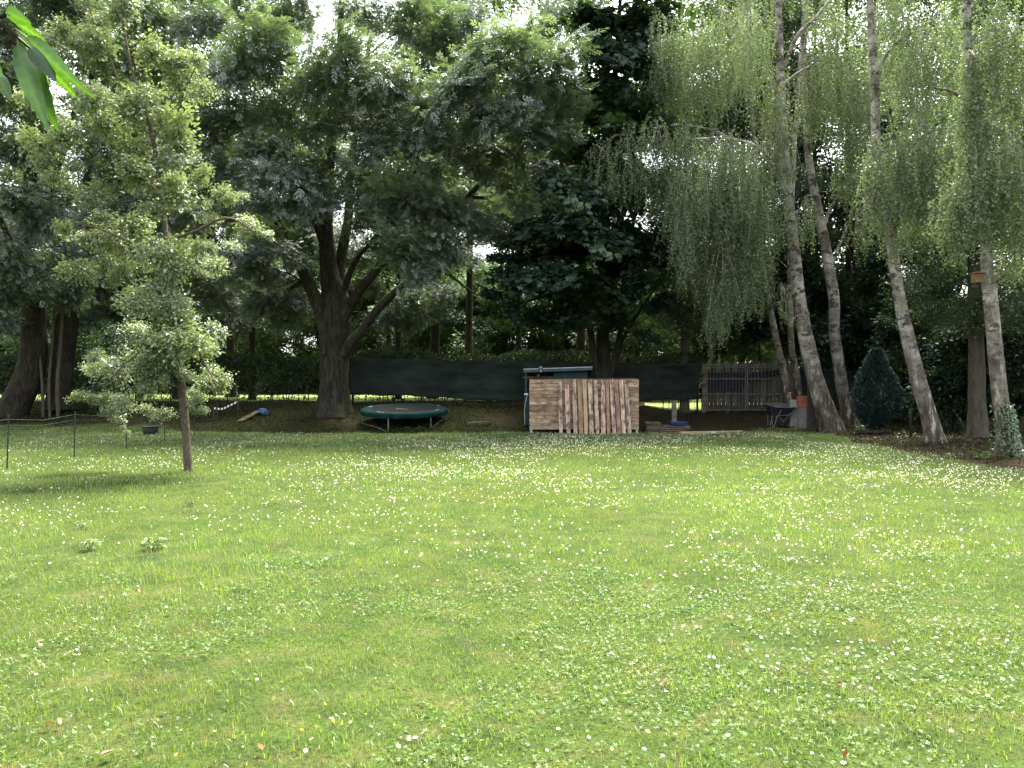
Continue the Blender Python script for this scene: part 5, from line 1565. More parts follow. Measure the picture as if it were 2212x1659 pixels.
# front wall of narrow boards on the right half
u0, u1 = (1202 - 1131) / 148, (1267 - 1131) / 148
nb = 11
for i in range(nb):
    xa = W_ * (u0 + (u1 - u0) * i / nb); xb = W_ * (u0 + (u1 - u0) * (i + 1) / nb)
    board('wall_board', (cx0 + (xa + xb) / 2, CY + .22, czg), (cx0 + (xa + xb) / 2, CY + .22, zl - 0.10), (xb - xa) - .007, 0.022, M['coopblue'], coop)
MB().box((W_ * (u0 + u1) / 2, .25, (czg + zl) / 2 - .05), (W_ * (u1 - u0) - .02, 0.02, zl - czg - .12)).build('wall_backing', M['coopdark'], coop)
MB().box((W_ * .5, 1.72, (czg + 1.9) / 2 + .1), (W_ * .92, 0.03, 1.75 - czg)).build('back_wall', M['coopdark'], coop)
MB().box((W_ * u1 - .02, .98, (czg + 1.95) / 2), (0.025, 1.44, 1.85 - czg)).build('side_wall', M['coopblue'], coop)
MB().box((0.06, .5, (czg + 1.35) / 2 - .15), (0.03, 0.95, 1.25 - czg + .2)).build('side_panel', M['coopdark'], coop)
for (xx, yy_, top) in ((0.085, .10, zl - .12), (0.085, 1.6, zl - .38), (W_ * u0 - .04, .24, zl - .12), (W_ * u1 + .02, .24, zl - .12), (W_ * u1 + .02, 1.62, zl - .38)):
    g0 = gz(cx0 + xx, CY + yy_)
    MB().box((xx, yy_, (g0 + top) / 2), (0.07, 0.07, top - g0 + .04)).build('post', M['coopblue'], coop)
MB().box((W_ * .23, .42, zl - .285), (W_ * .47, .05, .07)).build('beam', M['oldwood'], coop)
# two planks, the lower half of the open side
MB().box((0.10, -.02, 0.65), (0.16, .03, 1.25)).build('door_panel', M['coopblue'], coop)
pz = CH - (852 - 829.5) / F * CY
MB().tube([(0.02, -.05, pz), (.16, -.05, pz)], .035, 12).build('pipe', M['white'], coop)
MB().tube([(0.12, -.06, pz - .05), (.06, -.065, pz - .3), (.03, -.06, .7), (.04, -.06, .35), (.03, -.06, .03)], .009, 6).build('cable', M['white'], coop)
lx = (1168 - 1131) / 148 * W_; lz = CH - (794.5 - 829.5) / F * CY
lamp = MB()
for q in (0,):
    a_ = np.linspace(0, 2 * np.pi, 18, endpoint=False)
    prof = [(0.0001, -.12), (.05, -.115), (.066, -.10), (.068, -.07), (.068, -.04)]
    Vl = [(lx + r_ * math.cos(t_), y_, lz + r_ * .85 * math.sin(t_)) for r_, y_ in prof for t_ in a_]
    Fl = [(i * 18 + j, i * 18 + (j + 1) % 18, (i + 1) * 18 + (j + 1) % 18, (i + 1) * 18 + j) for i in range(4) for j in range(18)]
    lamp.add(Vl, Fl)
lo = lamp.build('bulkhead_lamp', M['galv'], coop, smooth=True)
ring = MB()
for rr_ in (.052, .03):
    pts = [(lx + rr_ * math.cos(t_), -.122, lz + rr_ * .8 * math.sin(t_)) for t_ in np.linspace(0, 2 * np.pi, 15)]
    ring.tube(pts, .006, 5, caps=False)
ring.build('lamp_guard', M['gatesteel'], lo)
MB().box((lx, -.06, lz - .11), (.045, .05, .08)).build('lamp_bracket', M['trim'], coop)
MB().lathe([(.0001, .075), (.05, .06), (.072, 0), (.055, -.055), (.0001, -.075)], 14, c=((1163.5 - 1131) / 148 * W_, .2, CH - (813 - 829.5) / F * CY)).tube(
    [((1163.5 - 1131) / 148 * W_, .2, CH - (813 - 829.5) / F * CY + .07), ((1163.5 - 1131) / 148 * W_, .2, zl - .07)], .008, 5).build('hanging_globe', M['oldwood'], coop, smooth=True)

# --- trampoline, set on the foot of the bank and tipped towards the lawn
tc_ = at(873, 883.5, 29.4)
tramp = thing('trampoline', 'round trampoline with dark green pad and black mat at the foot of the bank', 'trampoline', tuple(tc_))
tilt = math.radians(5.2)
R_ = 1.50
ct, st = math.cos(tilt), math.sin(tilt)
def tl_(x_, y_, z_): return (x_, y_ * ct - z_ * st, y_ * st + z_ * ct)
def ringmesh(prof, n_=64, wav=0.0):
    mb = MB()
    a_ = np.linspace(0, 2 * np.pi, n_, endpoint=False)
    Vv = []
    for i, (r_, z_) in enumerate(prof):
        for j, t_ in enumerate(a_):
            w_ = wav * (math.sin(t_ * 17) + .7 * math.sin(t_ * 29 + 1.1) + .5 * math.sin(t_ * 7)) * (1 if i >= len(prof) - 2 else .25)
            Vv.append(tl_((r_ + w_ * .35) * math.cos(t_), (r_ + w_ * .35) * math.sin(t_), z_ + w_))
    mb.add(Vv, [(i * n_ + j, i * n_ + (j + 1) % n_, (i + 1) * n_ + (j + 1) % n_, (i + 1) * n_ + j) for i in range(len(prof) - 1) for j in range(n_)])
    return mb
pad = ringmesh([(1.15, 0.004), (1.18, 0.028), (1.32, 0.038), (1.46, 0.030), (1.52, 0.0), (1.535, -.07), (1.52, -.15)], 96, 0.008).build('safety_pad', M['teal'], tramp, smooth=True)
matm = MB()
a_ = np.linspace(0, 2 * np.pi, 48, endpoint=False)
Vm = [tl_(0, 0, -.03)] + [tl_(r_ * math.cos(t_), r_ * math.sin(t_), z_) for r_, z_ in ((.55, -.024), (1.19, 0.002)) for t_ in a_]
matm.add(Vm, [(0, 1 + j, 1 + (j + 1) % 48) for j in range(48)] + [(1 + j, 49 + j, 49 + (j + 1) % 48, 1 + (j + 1) % 48) for j in range(48)])
jm = matm.build('jumping_mat', M['mat'], tramp, smooth=True)
# an overlapping end of the pad that has slipped at the right
fl = MB()
fl.add([tl_(*p_) for p_ in ((1.08, .10, .045), (1.54, .02, .050), (1.66, -.06, -.02), (1.60, -.16, -.05), (1.50, -.22, .02), (1.10, -.12, .05), (1.34, .0, .062))],
       [(0, 6, 1), (1, 6, 2), (2, 6, 3), (3, 6, 4), (4, 6, 5), (5, 6, 0)])
fl.build('pad_flap', M['teal'], pad)
# pale lettering-like marks printed on the pad, and a seam on the mat
def pad_mark(ang, rad, segs, sc_, seed):
    g_ = random.Random(seed)
    mb = MB()
    rx_ = np.array((math.cos(ang), math.sin(ang))); tx_ = np.array((-rx_[1], rx_[0])) * (1 if math.sin(ang) < 0 else -1)
    up_ = -rx_ if math.sin(ang) < 0 else rx_
    for k_ in range(segs):
        u_ = (k_ - segs / 2) * 0.045 * sc_
        for q in range(2):
            p1_ = rx_ * rad + tx_ * (u_ + g_.uniform(-.006, .006)) + up_ * g_.uniform(-.045, .0) * sc_
            p2_ = rx_ * rad + tx_ * (u_ + g_.uniform(.01, .04)) + up_ * g_.uniform(-.02, .055) * sc_
            d_ = p2_ - p1_; d_ = d_ / (np.linalg.norm(d_) + 1e-6); n_ = np.array((-d_[1], d_[0])) * .008 * sc_
            mb.add([tl_(*(p1_ + n_), .043), tl_(*(p1_ - n_), .043), tl_(*(p2_ - n_), .043), tl_(*(p2_ + n_), .043)], [(0, 1, 2, 3)])
    mb.build('printed_mark', M['mark'], pad)
pad_mark(math.radians(162), 1.32, 8, 1.0, 3)
pad_mark(math.radians(-118), 1.36, 6, 1.1, 4)
pad_mark(math.radians(-22), 1.33, 7, 1.0, 5)
pad_mark(math.radians(32), 1.33, 5, 0.8, 6)
MB().add([tl_(*p_) for p_ in ((-.30, .12, .0), (.12, -.02, .0), (.13, -.06, .0), (-.29, .07, .0))], [(0, 1, 2, 3)]).build('mat_mark', M['mark'], jm)
fr = MB()
fr.tube([tl_(1.47 * math.cos(t_), 1.47 * math.sin(t_), -.04) for t_ in np.linspace(0, 2 * np.pi, 49)], .022, 8, caps=False)
fr.build('frame_ring', M['tubegrey'], tramp, smooth=True)
def leg_top(ang): return np.array(tl_(1.46 * math.cos(ang), 1.46 * math.sin(ang), -.05))
def foot(ang, rr_=1.46):
    x_, y_ = rr_ * math.cos(ang), rr_ * math.sin(ang)
    return np.array((x_, y_, gz(tc_[0] + x_, tc_[1] + y_) + .02 - tc_[2]))
for a1, a2 in ((math.radians(188), math.radians(-104)), (math.radians(-44), math.radians(14)), (math.radians(62), math.radians(122))):
    t1, t2, f1, f2 = leg_top(a1), leg_top(a2), foot(a1), foot(a2)
    pts = [t1, f1 + (t1 - f1) * .15, f1 + (f2 - f1) * .06 + np.array((0, 0, .01)), f1 + (f2 - f1) * .3 + np.array((0, -.02, .03)), f1 + (f2 - f1) * .6 + np.array((0, -.03, .04)), f1 + (f2 - f1) * .94 + np.array((0, 0, .01)), f2 + (t2 - f2) * .15, t2]
    S = spline([(*p_, .021) for p_ in pts], 30)
    MB().tube(S[:, :3], .021, 8).build('leg_frame', M['tubegrey'], tramp, smooth=True)

# --- double gate and the paling behind it
GY_ = 33.0
gx0, gxm, gx1 = at(1520, 0, GY_)[0], at(1612.5, 0, GY_)[0], at(1706, 0, GY_)[0]
gzb, gzt = 0.585, CH - (787 - 829.5) / F * GY_
gate = thing('metal_gate', 'double metal gate of thin upright bars in front of old timber paling', 'gate', (gxm, GY_, 0.55))
gate_b = np.array((gxm, GY_, 0.55))
for a0, a1 in ((gx0 + .14, gxm - .04), (gxm + .04, gx1)):
    fr = MB()
    for xx in (a0, a1): fr.box((xx, GY_, (gzb + gzt) / 2), (.05, .05, gzt - gzb))
    lf = fr.build('gate_leaf', M['gatesteel'], gate, base=gate_b)
    for zz_ in (gzt - .03, gzt - .12, gzb + .36 * (gzt - gzb) * 1.0, gzt - .58, gzb + .03):
        MB().box(((a0 + a1) / 2, GY_, zz_), (a1 - a0 - .05, .035, .045)).build('rail', M['gatesteel'], lf, base=gate_b)
    nbar = 11
    for i in range(nbar):
        xx = a0 + (a1 - a0) * (i + 1) / (nbar + 1)
        MB().tube([(xx, GY_ - .028, gzb + .04), (xx, GY_ - .028, gzt - .12)], .011, 6).build('bar', M['gatesteel'], lf, base=gate_b)
    MB().box(((a0 + a1) / 2, GY_ + .01, gzb + .14), (a1 - a0 - .05, .02, .18)).build('kick_board', M['paling'], lf, base=gate_b)
MB().box((gxm - .075, GY_ - .05, 1.42), (.12, .07, .12)).box((gxm - .075, GY_ - .09, 1.42), (.10, .02, .025)).build('lock', M['gatesteel'], gate, base=gate_b)
MB().box((gx0 + .01, GY_ + .02, (gzb + gzt) / 2 - .05), (.17, .15, gzt - gzb + .12)).build('gate_post', M['oldwood'], gate, base=gate_b)
MB().box((gx1 + .09, GY_ + .02, (gzb + gzt) / 2 - .05), (.13, .13, gzt - gzb + .12)).build('gate_post', M['oldwood'], gate, base=gate_b)
pal = thing('paling_fence', 'old grey pointed timber paling right behind the metal gate', 'fence', (gxm, GY_ + .35, 0.55))
npl = 22
for i in range(npl):
    xa = gx0 + (gx1 - gx0 + .1) * i / npl; w = (gx1 - gx0 + .1) / npl - .012
    zt = gzt + .13 + random.uniform(-.02, .02)
    mb = MB()
    zb = gz(xa, GY_ + .35) - .03
    mb.add([(s_, q, z_) for q in (-.011, .011) for s_, z_ in ((-w / 2, zb), (w / 2, zb), (w / 2, zt - .09), (0, zt), (-w / 2, zt - .09))],
           [(0, 1, 2, 3, 4), (9, 8, 7, 6, 5), (0, 5, 6, 1), (1, 6, 7, 2), (2, 7, 8, 3), (3, 8, 9, 4), (4, 9, 5, 0)])
    # local X runs along the grain in the shader, so the picket is stored lying down
    mb.v = [(z_ - 1.5, x_, y_) for x_, y_, z_ in mb.v]
    o = mb.build('picket', M['paling'], pal)
    o.rotation_mode = 'QUATERNION'
    o.rotation_quaternion = Matrix(((0, 1, 0), (0, 0, 1), (1, 0, 0))).to_quaternion()
    o.location = (xa + w / 2 - gxm, random.uniform(-.006, .006), 1.5 - 0.55)
for zz_ in (0.95, 1.95):
    MB().box((0.02, .05, zz_ - .55), (gx1 - gx0 + .05, .06, .09)).build('paling_rail', M['oldwood'], pal)
sh = MB()
prf = [(1526, 806, 846), (1570, 804, 846), (1612, 805, 843), (1618, 806, 826), (1660, 801, 817), (1702, 796, 802)]
Vs_ = [at(a_, b_, GY_ + .2) + np.array((0, .04 * math.sin(a_ * .2 + k_), 0)) for k_, s_ in enumerate((0, 1)) for a_, b_ in [(p_[0], p_[1 + s_]) for p_ in prf]]
sh.add(Vs_, [(i, i + 1, 7 + i, 6 + i) for i in range(5)])
o = sh.build('dark_sheet', M['darktarp'], base=(gxm, GY_ + .2, 0), loc=(gxm, GY_ + .2, 0))
md = o.modifiers.new('solid', 'SOLIDIFY'); md.thickness = .006
props(o, 'black plastic sheet hung between the gate and the paling', 'sheet')

# --- wheelbarrow
wb0 = at(1683, 925, 29.0); wbz = gz(wb0[0], 29.0)
wb = thing('wheelbarrow', 'black wheelbarrow with grey tube frame standing by the gate', 'wheelbarrow', (wb0[0], 29.0, wbz))
rim = [(-.52, .02, .80), (-.40, -.22, .76), (-.20, -.34, .70), (.30, -.36, .69), (.47, -.30, .69), (.50, .05, .73), (.40, .32, .78), (-.10, .36, .84), (-.42, .24, .83)]
flo = [(-.33, .0, .42), (-.30, -.14, .41), (-.16, -.2, .39), (.18, -.2, .41), (.28, -.17, .43), (.30, .03, .44), (.24, .2, .44), (-.06, .22, .42), (-.28, .14, .42)]
tr_ = MB(); k = len(rim)
tr_.add(rim + flo, [(i, (i + 1) % k, k + (i + 1) % k, k + i) for i in range(k)] + [tuple(range(k, 2 * k))])
ty = tr_.build('tray', M['blackplastic'], wb); md = ty.modifiers.new('s', 'SOLIDIFY'); md.thickness = .008
tin = MB(); inn = [(a_ * .965, b_ * .965, c_ - .004) for a_, b_, c_ in rim]; fin = [(a_ * .93, b_ * .93, c_ + .018) for a_, b_, c_ in flo]
tin.add(inn + fin, [(i, k + i, k + (i + 1) % k, (i + 1) % k) for i in range(k)] + [tuple(range(k, 2 * k))[::-1]]).build('tray_lining', M['traygrey'], ty)
MB().tube([*rim, rim[0]], .012, 6, caps=False).build('rim', M['traygrey'], ty, smooth=True)
for yb in (-.24, .24):
    S = spline([(*p_, .015) for p_ in ((.62, yb, .66), (.46, yb, .66), (.34, yb, .50), (.22, yb * .9, .43), (-.12, yb * .85, .40), (-.18, yb * .9, .36))], 20)
    MB().tube(S[:, :3], .016, 7).build('handle_tube', M['tubegrey'], wb, smooth=True)
    MB().tube([(.56, yb, .665), (.74, yb, .69)], .021, 8).build('grip', M['blackplastic'], wb)
    S = spline([(*p_, .013) for p_ in ((-.02, yb * 1.3, .66), (-.07, yb * 1.2, .50), (-.14, yb, .40), (-.20, yb, .2), (-.27, yb, .0), (-.31, yb, .0), (-.32, yb, .2), (-.33, yb * .9, .42))], 26)
    MB().tube(S[:, :3], .014, 7).build('leg', M['tubegrey'], wb, smooth=True)
whl = thing('tmp', None, None) if False else None
wm = MB()
prof = [(.09, -.035), (.15, -.04), (.185, -.03), (.2, 0), (.185, .03), (.15, .04), (.09, .035), (.09, -.035)]
a_ = np.linspace(0, 2 * np.pi, 24, endpoint=False)
wm.add([(.12 + r_ * math.cos(t_), y_, .2 + r_ * math.sin(t_)) for r_, y_ in prof for t_ in a_], [(i * 24 + j, i * 24 + (j + 1) % 24, (i + 1) * 24 + (j + 1) % 24, (i + 1) * 24 + j) for i in range(7) for j in range(24)])
wh = wm.build('wheel', M['blackplastic'], wb, smooth=True)
MB().tube([(.12, -.09, .2), (.12, .09, .2)], .03, 8).build('hub', M['tubegrey'], wh)
for sy in (-.09, .09):
    MB().tube([(.12, sy, .2), (.3, sy * 1.6, .43)], .013, 6).build('wheel_strut', M['tubegrey'], wb)
    MB().tube([(.12, sy, .2), (-.08, sy * 1.6, .40)], .013, 6).build('wheel_strut', M['tubegrey'], wb)

# --- slabs, pot, planter, spade and standing board beside the thick birch
def at0(px, Y): return at(px, 829.5, Y)[0]
for (pa, pb, Yb, hh, lb) in ((1708, 1728, 28.9, 0.72, 'grey concrete slab standing right behind the wheelbarrow'), (1727, 1743, 28.6, 0.72, 'pale concrete slab standing under the terracotta pot')):
    xa, xb = at0(pa, Yb), at0(pb, Yb); g_ = gz(xa, Yb)
    mb = MB(); mb.box((0, 0, hh / 2 - .02), (xb - xa, .42, hh))
    o = mb.build('concrete_slab', M['concrete'], loc=((xa + xb) / 2, Yb + .2, g_), bevel=.012)
    props(o, lb, 'slab', 'concrete slabs by the birch')
Yb = 28.7; sx0 = at0(1734.5, Yb); top = gz(sx0, 28.6) + .70
pot = thing('plant_pot', 'square-rimmed terracotta plant pot standing on the pale concrete slab', 'pot', (sx0, Yb + .1, top))
def frustum(w0, w1, z0_, z1_): return [(sx * w / 2, sy * w / 2, z_) for w, z_ in ((w0, z0_), (w1, z1_)) for sx, sy in ((-1, -1), (1, -1), (1, 1), (-1, 1))]
BOXF = [(3, 2, 1, 0), (4, 5, 6, 7), (0, 1, 5, 4), (1, 2, 6, 5), (2, 3, 7, 6), (3, 0, 4, 7)]
MB().add(frustum(.25, .30, 0, .36), [BOXF[0]] + BOXF[2:]).build('body', M['terracotta'], pot, bevel=.01)
MB().add(frustum(.345, .35, .345, .41), [BOXF[0], *BOXF[2:]]).add(frustum(.28, .28, .40, .409), [(0, 1, 2, 3)]).build('rim', M['terracotta'], pot, bevel=.008)
MB().box((0, 0, .385), (.29, .29, .02)).build('soil', M['darkboard'], pot)
plx = at0(1717, 28.9); ptop = gz(plx, 28.9) + .70
plr = thing('planter_box', 'small grey square planter on the slab left of the terracotta pot', 'planter', (plx, 29.1, ptop))
for (c_, s_) in (((0, -.12, .13), (.24, .016, .26)), ((0, .12, .13), (.24, .016, .26)), ((-.12, 0, .13), (.016, .224, .26)), ((.12, 0, .13), (.016, .224, .26))):
    MB().box(c_, s_).build('side', M['galv'] if c_[1] < 0 else M['concrete'], plr, bevel=.003)
MB().box((0, 0, .02), (.22, .22, .02)).build('base', M['concrete'], plr)
a, b = at(1711.5, 876, 29.35), at(1706, 849, 29.5)
gsp = np.array((a[0] + .06, 29.3, gz(a[0], 29.3)))
sp = thing('spade', 'spade with a pale wooden handle leaning behind the planter', 'spade', tuple(gsp))
board('handle', gsp + np.array((0, 0, .3)), b, .034, .034, M['newplank'], sp)
MB().box((-.0, -.0, .17), (.18, .02, .30)).build('blade', M['gatesteel'], sp, bevel=.004)
MB().tube([tuple(b - gsp + np.array((-.06, 0, 0))), tuple(b - gsp + np.array((.06, 0, .0)))], .018, 8).build('grip', M['newplank'], sp)
xa = at0(1757, 27.95)
o = MB().box((0, 0, .80), (.42, .035, 1.64)).build('standing_board', M['darkboard'], loc=(xa, 27.98, gz(xa, 27.98) - .01), bevel=.004)
o.rotation_euler = (math.radians(-3), math.radians(1.5), math.radians(12))
props(o, 'tall dark board standing on edge against the thickest birch', 'board')

# --- lumber pile right of the timber panel
YL = 27.7
def stack(label, pa, pb, n_, Yc, lay, w, mat, jit=.04, z00=0.0, dep=3):
    xa, xb = at0(pa, Yc), at0(pb, Yc)
    t = thing('board_stack', label, 'lumber', ((xa + xb) / 2, Yc, 0))
    for l_ in range(n_):
        for d_ in range(dep):
            y_ = Yc + (d_ - (dep - 1) / 2) * (w + .02)
            z_ = max(gz(xa, y_), 0) + .02 + z00 + l_ * lay
            board('plank', (xa + random.uniform(-jit, jit), y_ + random.uniform(-.01, .01), z_ + random.uniform(-.004, .004)), (xb + random.uniform(-jit, jit), y_ + random.uniform(-.01, .01), z_ + random.uniform(-.004, .004)), w, lay * .62, M[mat], t, wdir=(0, 1, 0))
    return t
stack('short neat stack of dark old pallet boards beside the timber panel', 1395, 1427, 6, 27.9, .062, .12, 'oldwood', .02)
stack('loose heap of brown pallet boards under the blue tray', 1429, 1484, 4, 27.95, .068, .11, 'oldwood', .10)
t = thing('board_stack', 'two long fresh pale planks lying flat at the lawn edge right of the heap', 'lumber', (at0(1530, 27.3), 27.3, 0))
p1 = at(1468, 930, 27.45); p2 = at(1604, 930, 27.9)
board('plank', (p1[0], 27.42, .055), (p2[0], 28.0, .06), .16, .03, M['newplank'], t, wdir=(0, 1, 0))
board('plank', (at0(1470, 27.3), 27.25, .025), (at0(1556, 27.4), 27.42, .028), .15, .032, M['newplank'], t, wdir=(0, 1, 0))
board('plank', (at0(1480, 27.5), 27.6, .022), (at0(1580, 27.7), 27.85, .022), .14, .03, M['newplank'], t, wdir=(0, 1, 0))
bt = thing('blue_tray', 'flat blue plastic tray lying on top of the lumber heap', 'tray', (at0(1464, 27.95), 27.95, .285))
MB().add(frustum(.5, .54, 0, .085), [BOXF[0]] + BOXF[2:]).build('body', M['bluep'], bt)
for (c_, s_) in (((0, -.275, .085), (.57, .02, .022)), ((0, .275, .085), (.57, .02, .022)), ((-.275, 0, .085), (.02, .53, .022)), ((.275, 0, .085), (.02, .53, .022))):
    MB().box(c_, s_).build('rim', M['bluep'], bt)
pp = at(1456, 912, 28.7); pg = gz(pp[0], 28.7)
o = MB().box((0, 0, .43), (.155, .13, .96)).box((.03, 0, .93), (.07, .13, .05)).build('fence_post', M['greypost'], loc=(pp[0], 28.7, pg))
props(o, 'short weathered grey square post standing behind the lumber heap', 'post')
tl = thing('power_drill', 'small red and black power tool lying on the lumber heap', 'tool', (at0(1487, 27.5), 27.62, .12))
MB().tube([(-.10, 0, .05), (.06, 0, .045)], .036, 10).build('body', M['red'], tl, smooth=True)
MB().tube([(.05, 0, .045), (.13, 0, .04)], .022, 8).build('chuck', M['blackplastic'], tl)
MB().box((-.05, -.07, .03), (.05, .14, .04)).box((-.05, -.15, .03), (.09, .05, .05)).build('handle', M['blackplastic'], tl, bevel=.006)
rg = MB(); g_ = random.Random(4)
pts_ = [(0, 0, .05)] + [(.11 * math.cos(q * .7) * g_.uniform(.7, 1.2), .07 * math.sin(q * .7) * g_.uniform(.7, 1.2), g_.uniform(.0, .02)) for q in range(9)]
rg.add(pts_, [(0, 1 + q, 1 + (q + 1) % 9) for q in range(9)])
o = rg.build('rag', M['rag'], loc=(at0(1541, 27.1), 27.12, gz(at0(1541, 27.1), 27.12) + .035)); props(o, 'crumpled pale rag on the grass in front of the long planks', 'rag')
# offcut behind the right edge of the panel
o = board('offcut', (at0(1378, 27.9), 27.9, .96), (at0(1392, 27.9), 27.86, 1.0), .12, .03, M['brownslat'], None, wdir=(0, 0, 1)); props(o, 'brown board end sticking out behind the right edge of the timber panel', 'board')
board_sup = board('prop', (at0(1374, 27.9), 27.95, .0), (at0(1380, 27.9), 27.92, 1.05), .07, .04, M['oldwood'], None); props(board_sup, 'dark upright prop hidden behind the right end of the panel', 'board')

# --- nest box, stake, tub, log, plank with blue tarp, tape
nb_ = at(2111.5, 601, 18.32)
nbx = thing('nest_box', 'small square wooden nest box nailed to the left of the ivy-clad birch', 'nest box', tuple(nb_))
MB().box((0, 0, 0), (.21, .16, .20)).build('body', M['boxwood'], nbx, bevel=.004)
MB().box((0, -.02, .112), (.24, .22, .02)).build('lid', M['boxwood'], nbx, bevel=.003)
MB().box((.03, .09, 0), (.05, .03, .34)).build('backing_board', M['oldwood'], nbx)
MB().tube([(.02, .10, .02), (.14, .22, .02)], .02, 6).build('bracket', M['oldwood'], nbx)
s0 = at(1967, 947, 23.9); sg = gz(s0[0], 23.9)
o = MB().tube([(0, 0, -.05), (.0, 0, .4), (-.01, 0, .86)], [.036, .038, .036], 9).build('wooden_stake', M['dark_bark'], loc=(s0[0], 23.9, sg), smooth=True)
props(o, 'thin dark wooden stake standing in the bed left of the curved birch', 'stake')
tb0 = at(324.5, 938, 26.9)
tub = thing('black_tub', 'black plastic tub standing in the grass behind the netting', 'tub', (tb0[0], 26.9, gz(tb0[0], 26.9)))
MB().lathe([(.0001, .02), (.205, .0), (.215, .01), (.265, .26), (.25, .262), (.2, .04), (.0001, .03)], 20).build('body', M['blackplastic'], tub, smooth=True)
MB().tube([(.275 * math.cos(t_), .275 * math.sin(t_), .255) for t_ in np.linspace(0, 2 * np.pi, 25)], .016, 6, caps=False).build('rim', M['blackplastic'], tub, smooth=True)
lg = at(1034, 918, 28.7)
S = spline([(lg[0] - .42, 28.75, gz(lg[0] - .42, 28.75) + .05, .085), (lg[0], 28.7, gz(lg[0], 28.7) + .07, .10), (lg[0] + .40, 28.8, gz(lg[0] + .4, 28.8) + .09, .075)], 12)
V, Q = tube(S[:, :3], S[:, 3], 12, .08, seed=4)
mb = MB(); mb.add(V - np.array((lg[0], 28.7, 0)), Q); mb.f.append(tuple(range(12))[::-1]); mb.m.append(0); mb.f.append(tuple(range(len(V) - 12, len(V)))); mb.m.append(0)
o = mb.build('log', M['grey_bark'], loc=(lg[0], 28.7, 0), smooth=True); props(o, 'short grey log lying on the bank right of the trampoline', 'log')
lg = at(1885, 940, 25.8)
S = spline([(lg[0] - .5, 26.0, gz(lg[0] - .5, 26) + .05, .06), (lg[0], 25.8, gz(lg[0], 25.8) + .06, .075), (lg[0] + .55, 25.9, gz(lg[0] + .55, 25.9) + .05, .05)], 12)
V, Q = tube(S[:, :3], S[:, 3], 10, .08, seed=9)
mb = MB(); mb.add(V - np.array((lg[0], 25.8, 0)), Q); mb.f.append(tuple(range(10))[::-1]); mb.m.append(0); mb.f.append(tuple(range(len(V) - 10, len(V)))); mb.m.append(0)
o = mb.build('log', M['dark_bark'], loc=(lg[0], 25.8, 0), smooth=True); props(o, 'dark log lying in the bed in front of the cypress', 'log')
a, b = at(518, 903, 29.3), at(557, 875, 30.6)
a[2] = gz(a[0], a[1]) + .06; b[2] = gz(b[0], b[1]) + .16
o = board('slanting_plank', a, b, .20, .03, M['oldwood'], None); props(o, 'brown plank lying up the bank below the blue sheet', 'plank')
bl = at(567, 870, 30.7); bz_ = gz(bl[0], 30.7)
g_ = random.Random(9); tp = MB(); nu = 9
Vt = []
for i in range(nu):
    for j in range(nu):
        u_, v_ = i / (nu - 1) * 2 - 1, j / (nu - 1) * 2 - 1
        r2 = u_ * u_ + v_ * v_
        Vt.append((u_ * .24, v_ * .24, max(0, .26 * (1 - r2 * .75)) + g_.uniform(-.03, .03) + .02))
tp.add(Vt, [(i * nu + j, (i + 1) * nu + j, (i + 1) * nu + j + 1, i * nu + j + 1) for i in range(nu - 1) for j in range(nu - 1)])
o = tp.build('blue_sheet', M['tarp'], loc=(bl[0], 30.7, bz_)); props(o, 'crumpled blue plastic sheet on the bank left of the big ash', 'sheet')
tape = thing('barrier_tape', 'red and white barrier tape strung low on the bank left of the big ash', 'tape', tuple(at(490, 876, 30.2)))
S = spline([(*at(462, 882, 30.1), 0), (*at(480, 883, 30.2), 0), (*at(496, 876, 30.2), 0), (*at(514, 867, 30.3), 0)], 15)[:, :3] - np.array(tape.location)
for i in range(14):
    MB().add([tuple(S[i] + np.array((0, 0, .035))), tuple(S[i + 1] + np.array((0, 0, .035))), tuple(S[i + 1] - np.array((0, .01, .035))), tuple(S[i] - np.array((0, .01, .035)))], [(0, 1, 2, 3)]).build('tape_band', M['red' if i % 2 else 'white'], tape)
for p_ in (S[0], S[-1]):
    w_ = p_ + np.array(tape.location)
    MB().tube([(p_[0], p_[1], gz(w_[0], w_[1]) - tape.location[2] - .05), (p_[0], p_[1], p_[2] + .06)], .012, 6).build('peg', M['oldwood'], tape)

# --- netting fence across the left of the lawn
M['netpost'] = solid('fence_peg', (0.014, 0.02, 0.016), 0.6, var=0.1)
M['netcord'] = solid('fence_cord', (0.03, 0.04, 0.03), 0.7, var=0.1)
pp = [(15, 1013), (160, 990), (273, 970), (355, 953), (419, 944), (467, 937)]
bases = []
for px, py in [(-150, 1040)] + pp:
    Y_ = CH * F / (py - 829.5); c = at(px, py, Y_); c[2] = gz(c[0], c[1]); bases.append(c)
nf = thing('netting_fence', 'low dark netting fence on thin pegs across the left lawn', 'fence', tuple(bases[1]))
b1 = np.array(nf.location)
for i, c in enumerate(bases):
    lean_ = np.array((random.uniform(-.02, .05), 0, 0))
    MB().tube([tuple(c - b1 - np.array((0, 0, .04))), tuple(c - b1 + np.array((0, 0, .5)) + lean_ * .5), tuple(c - b1 + np.array((0, 0, 1.02)) + lean_)], .013, 6).build('peg', M['netpost'], nf)
    MB().box(tuple(c - b1 + np.array((0, 0, 1.03)) + lean_), (.022, .022, .03)).build('insulator', M['netpost'], nf)
nm = MB()
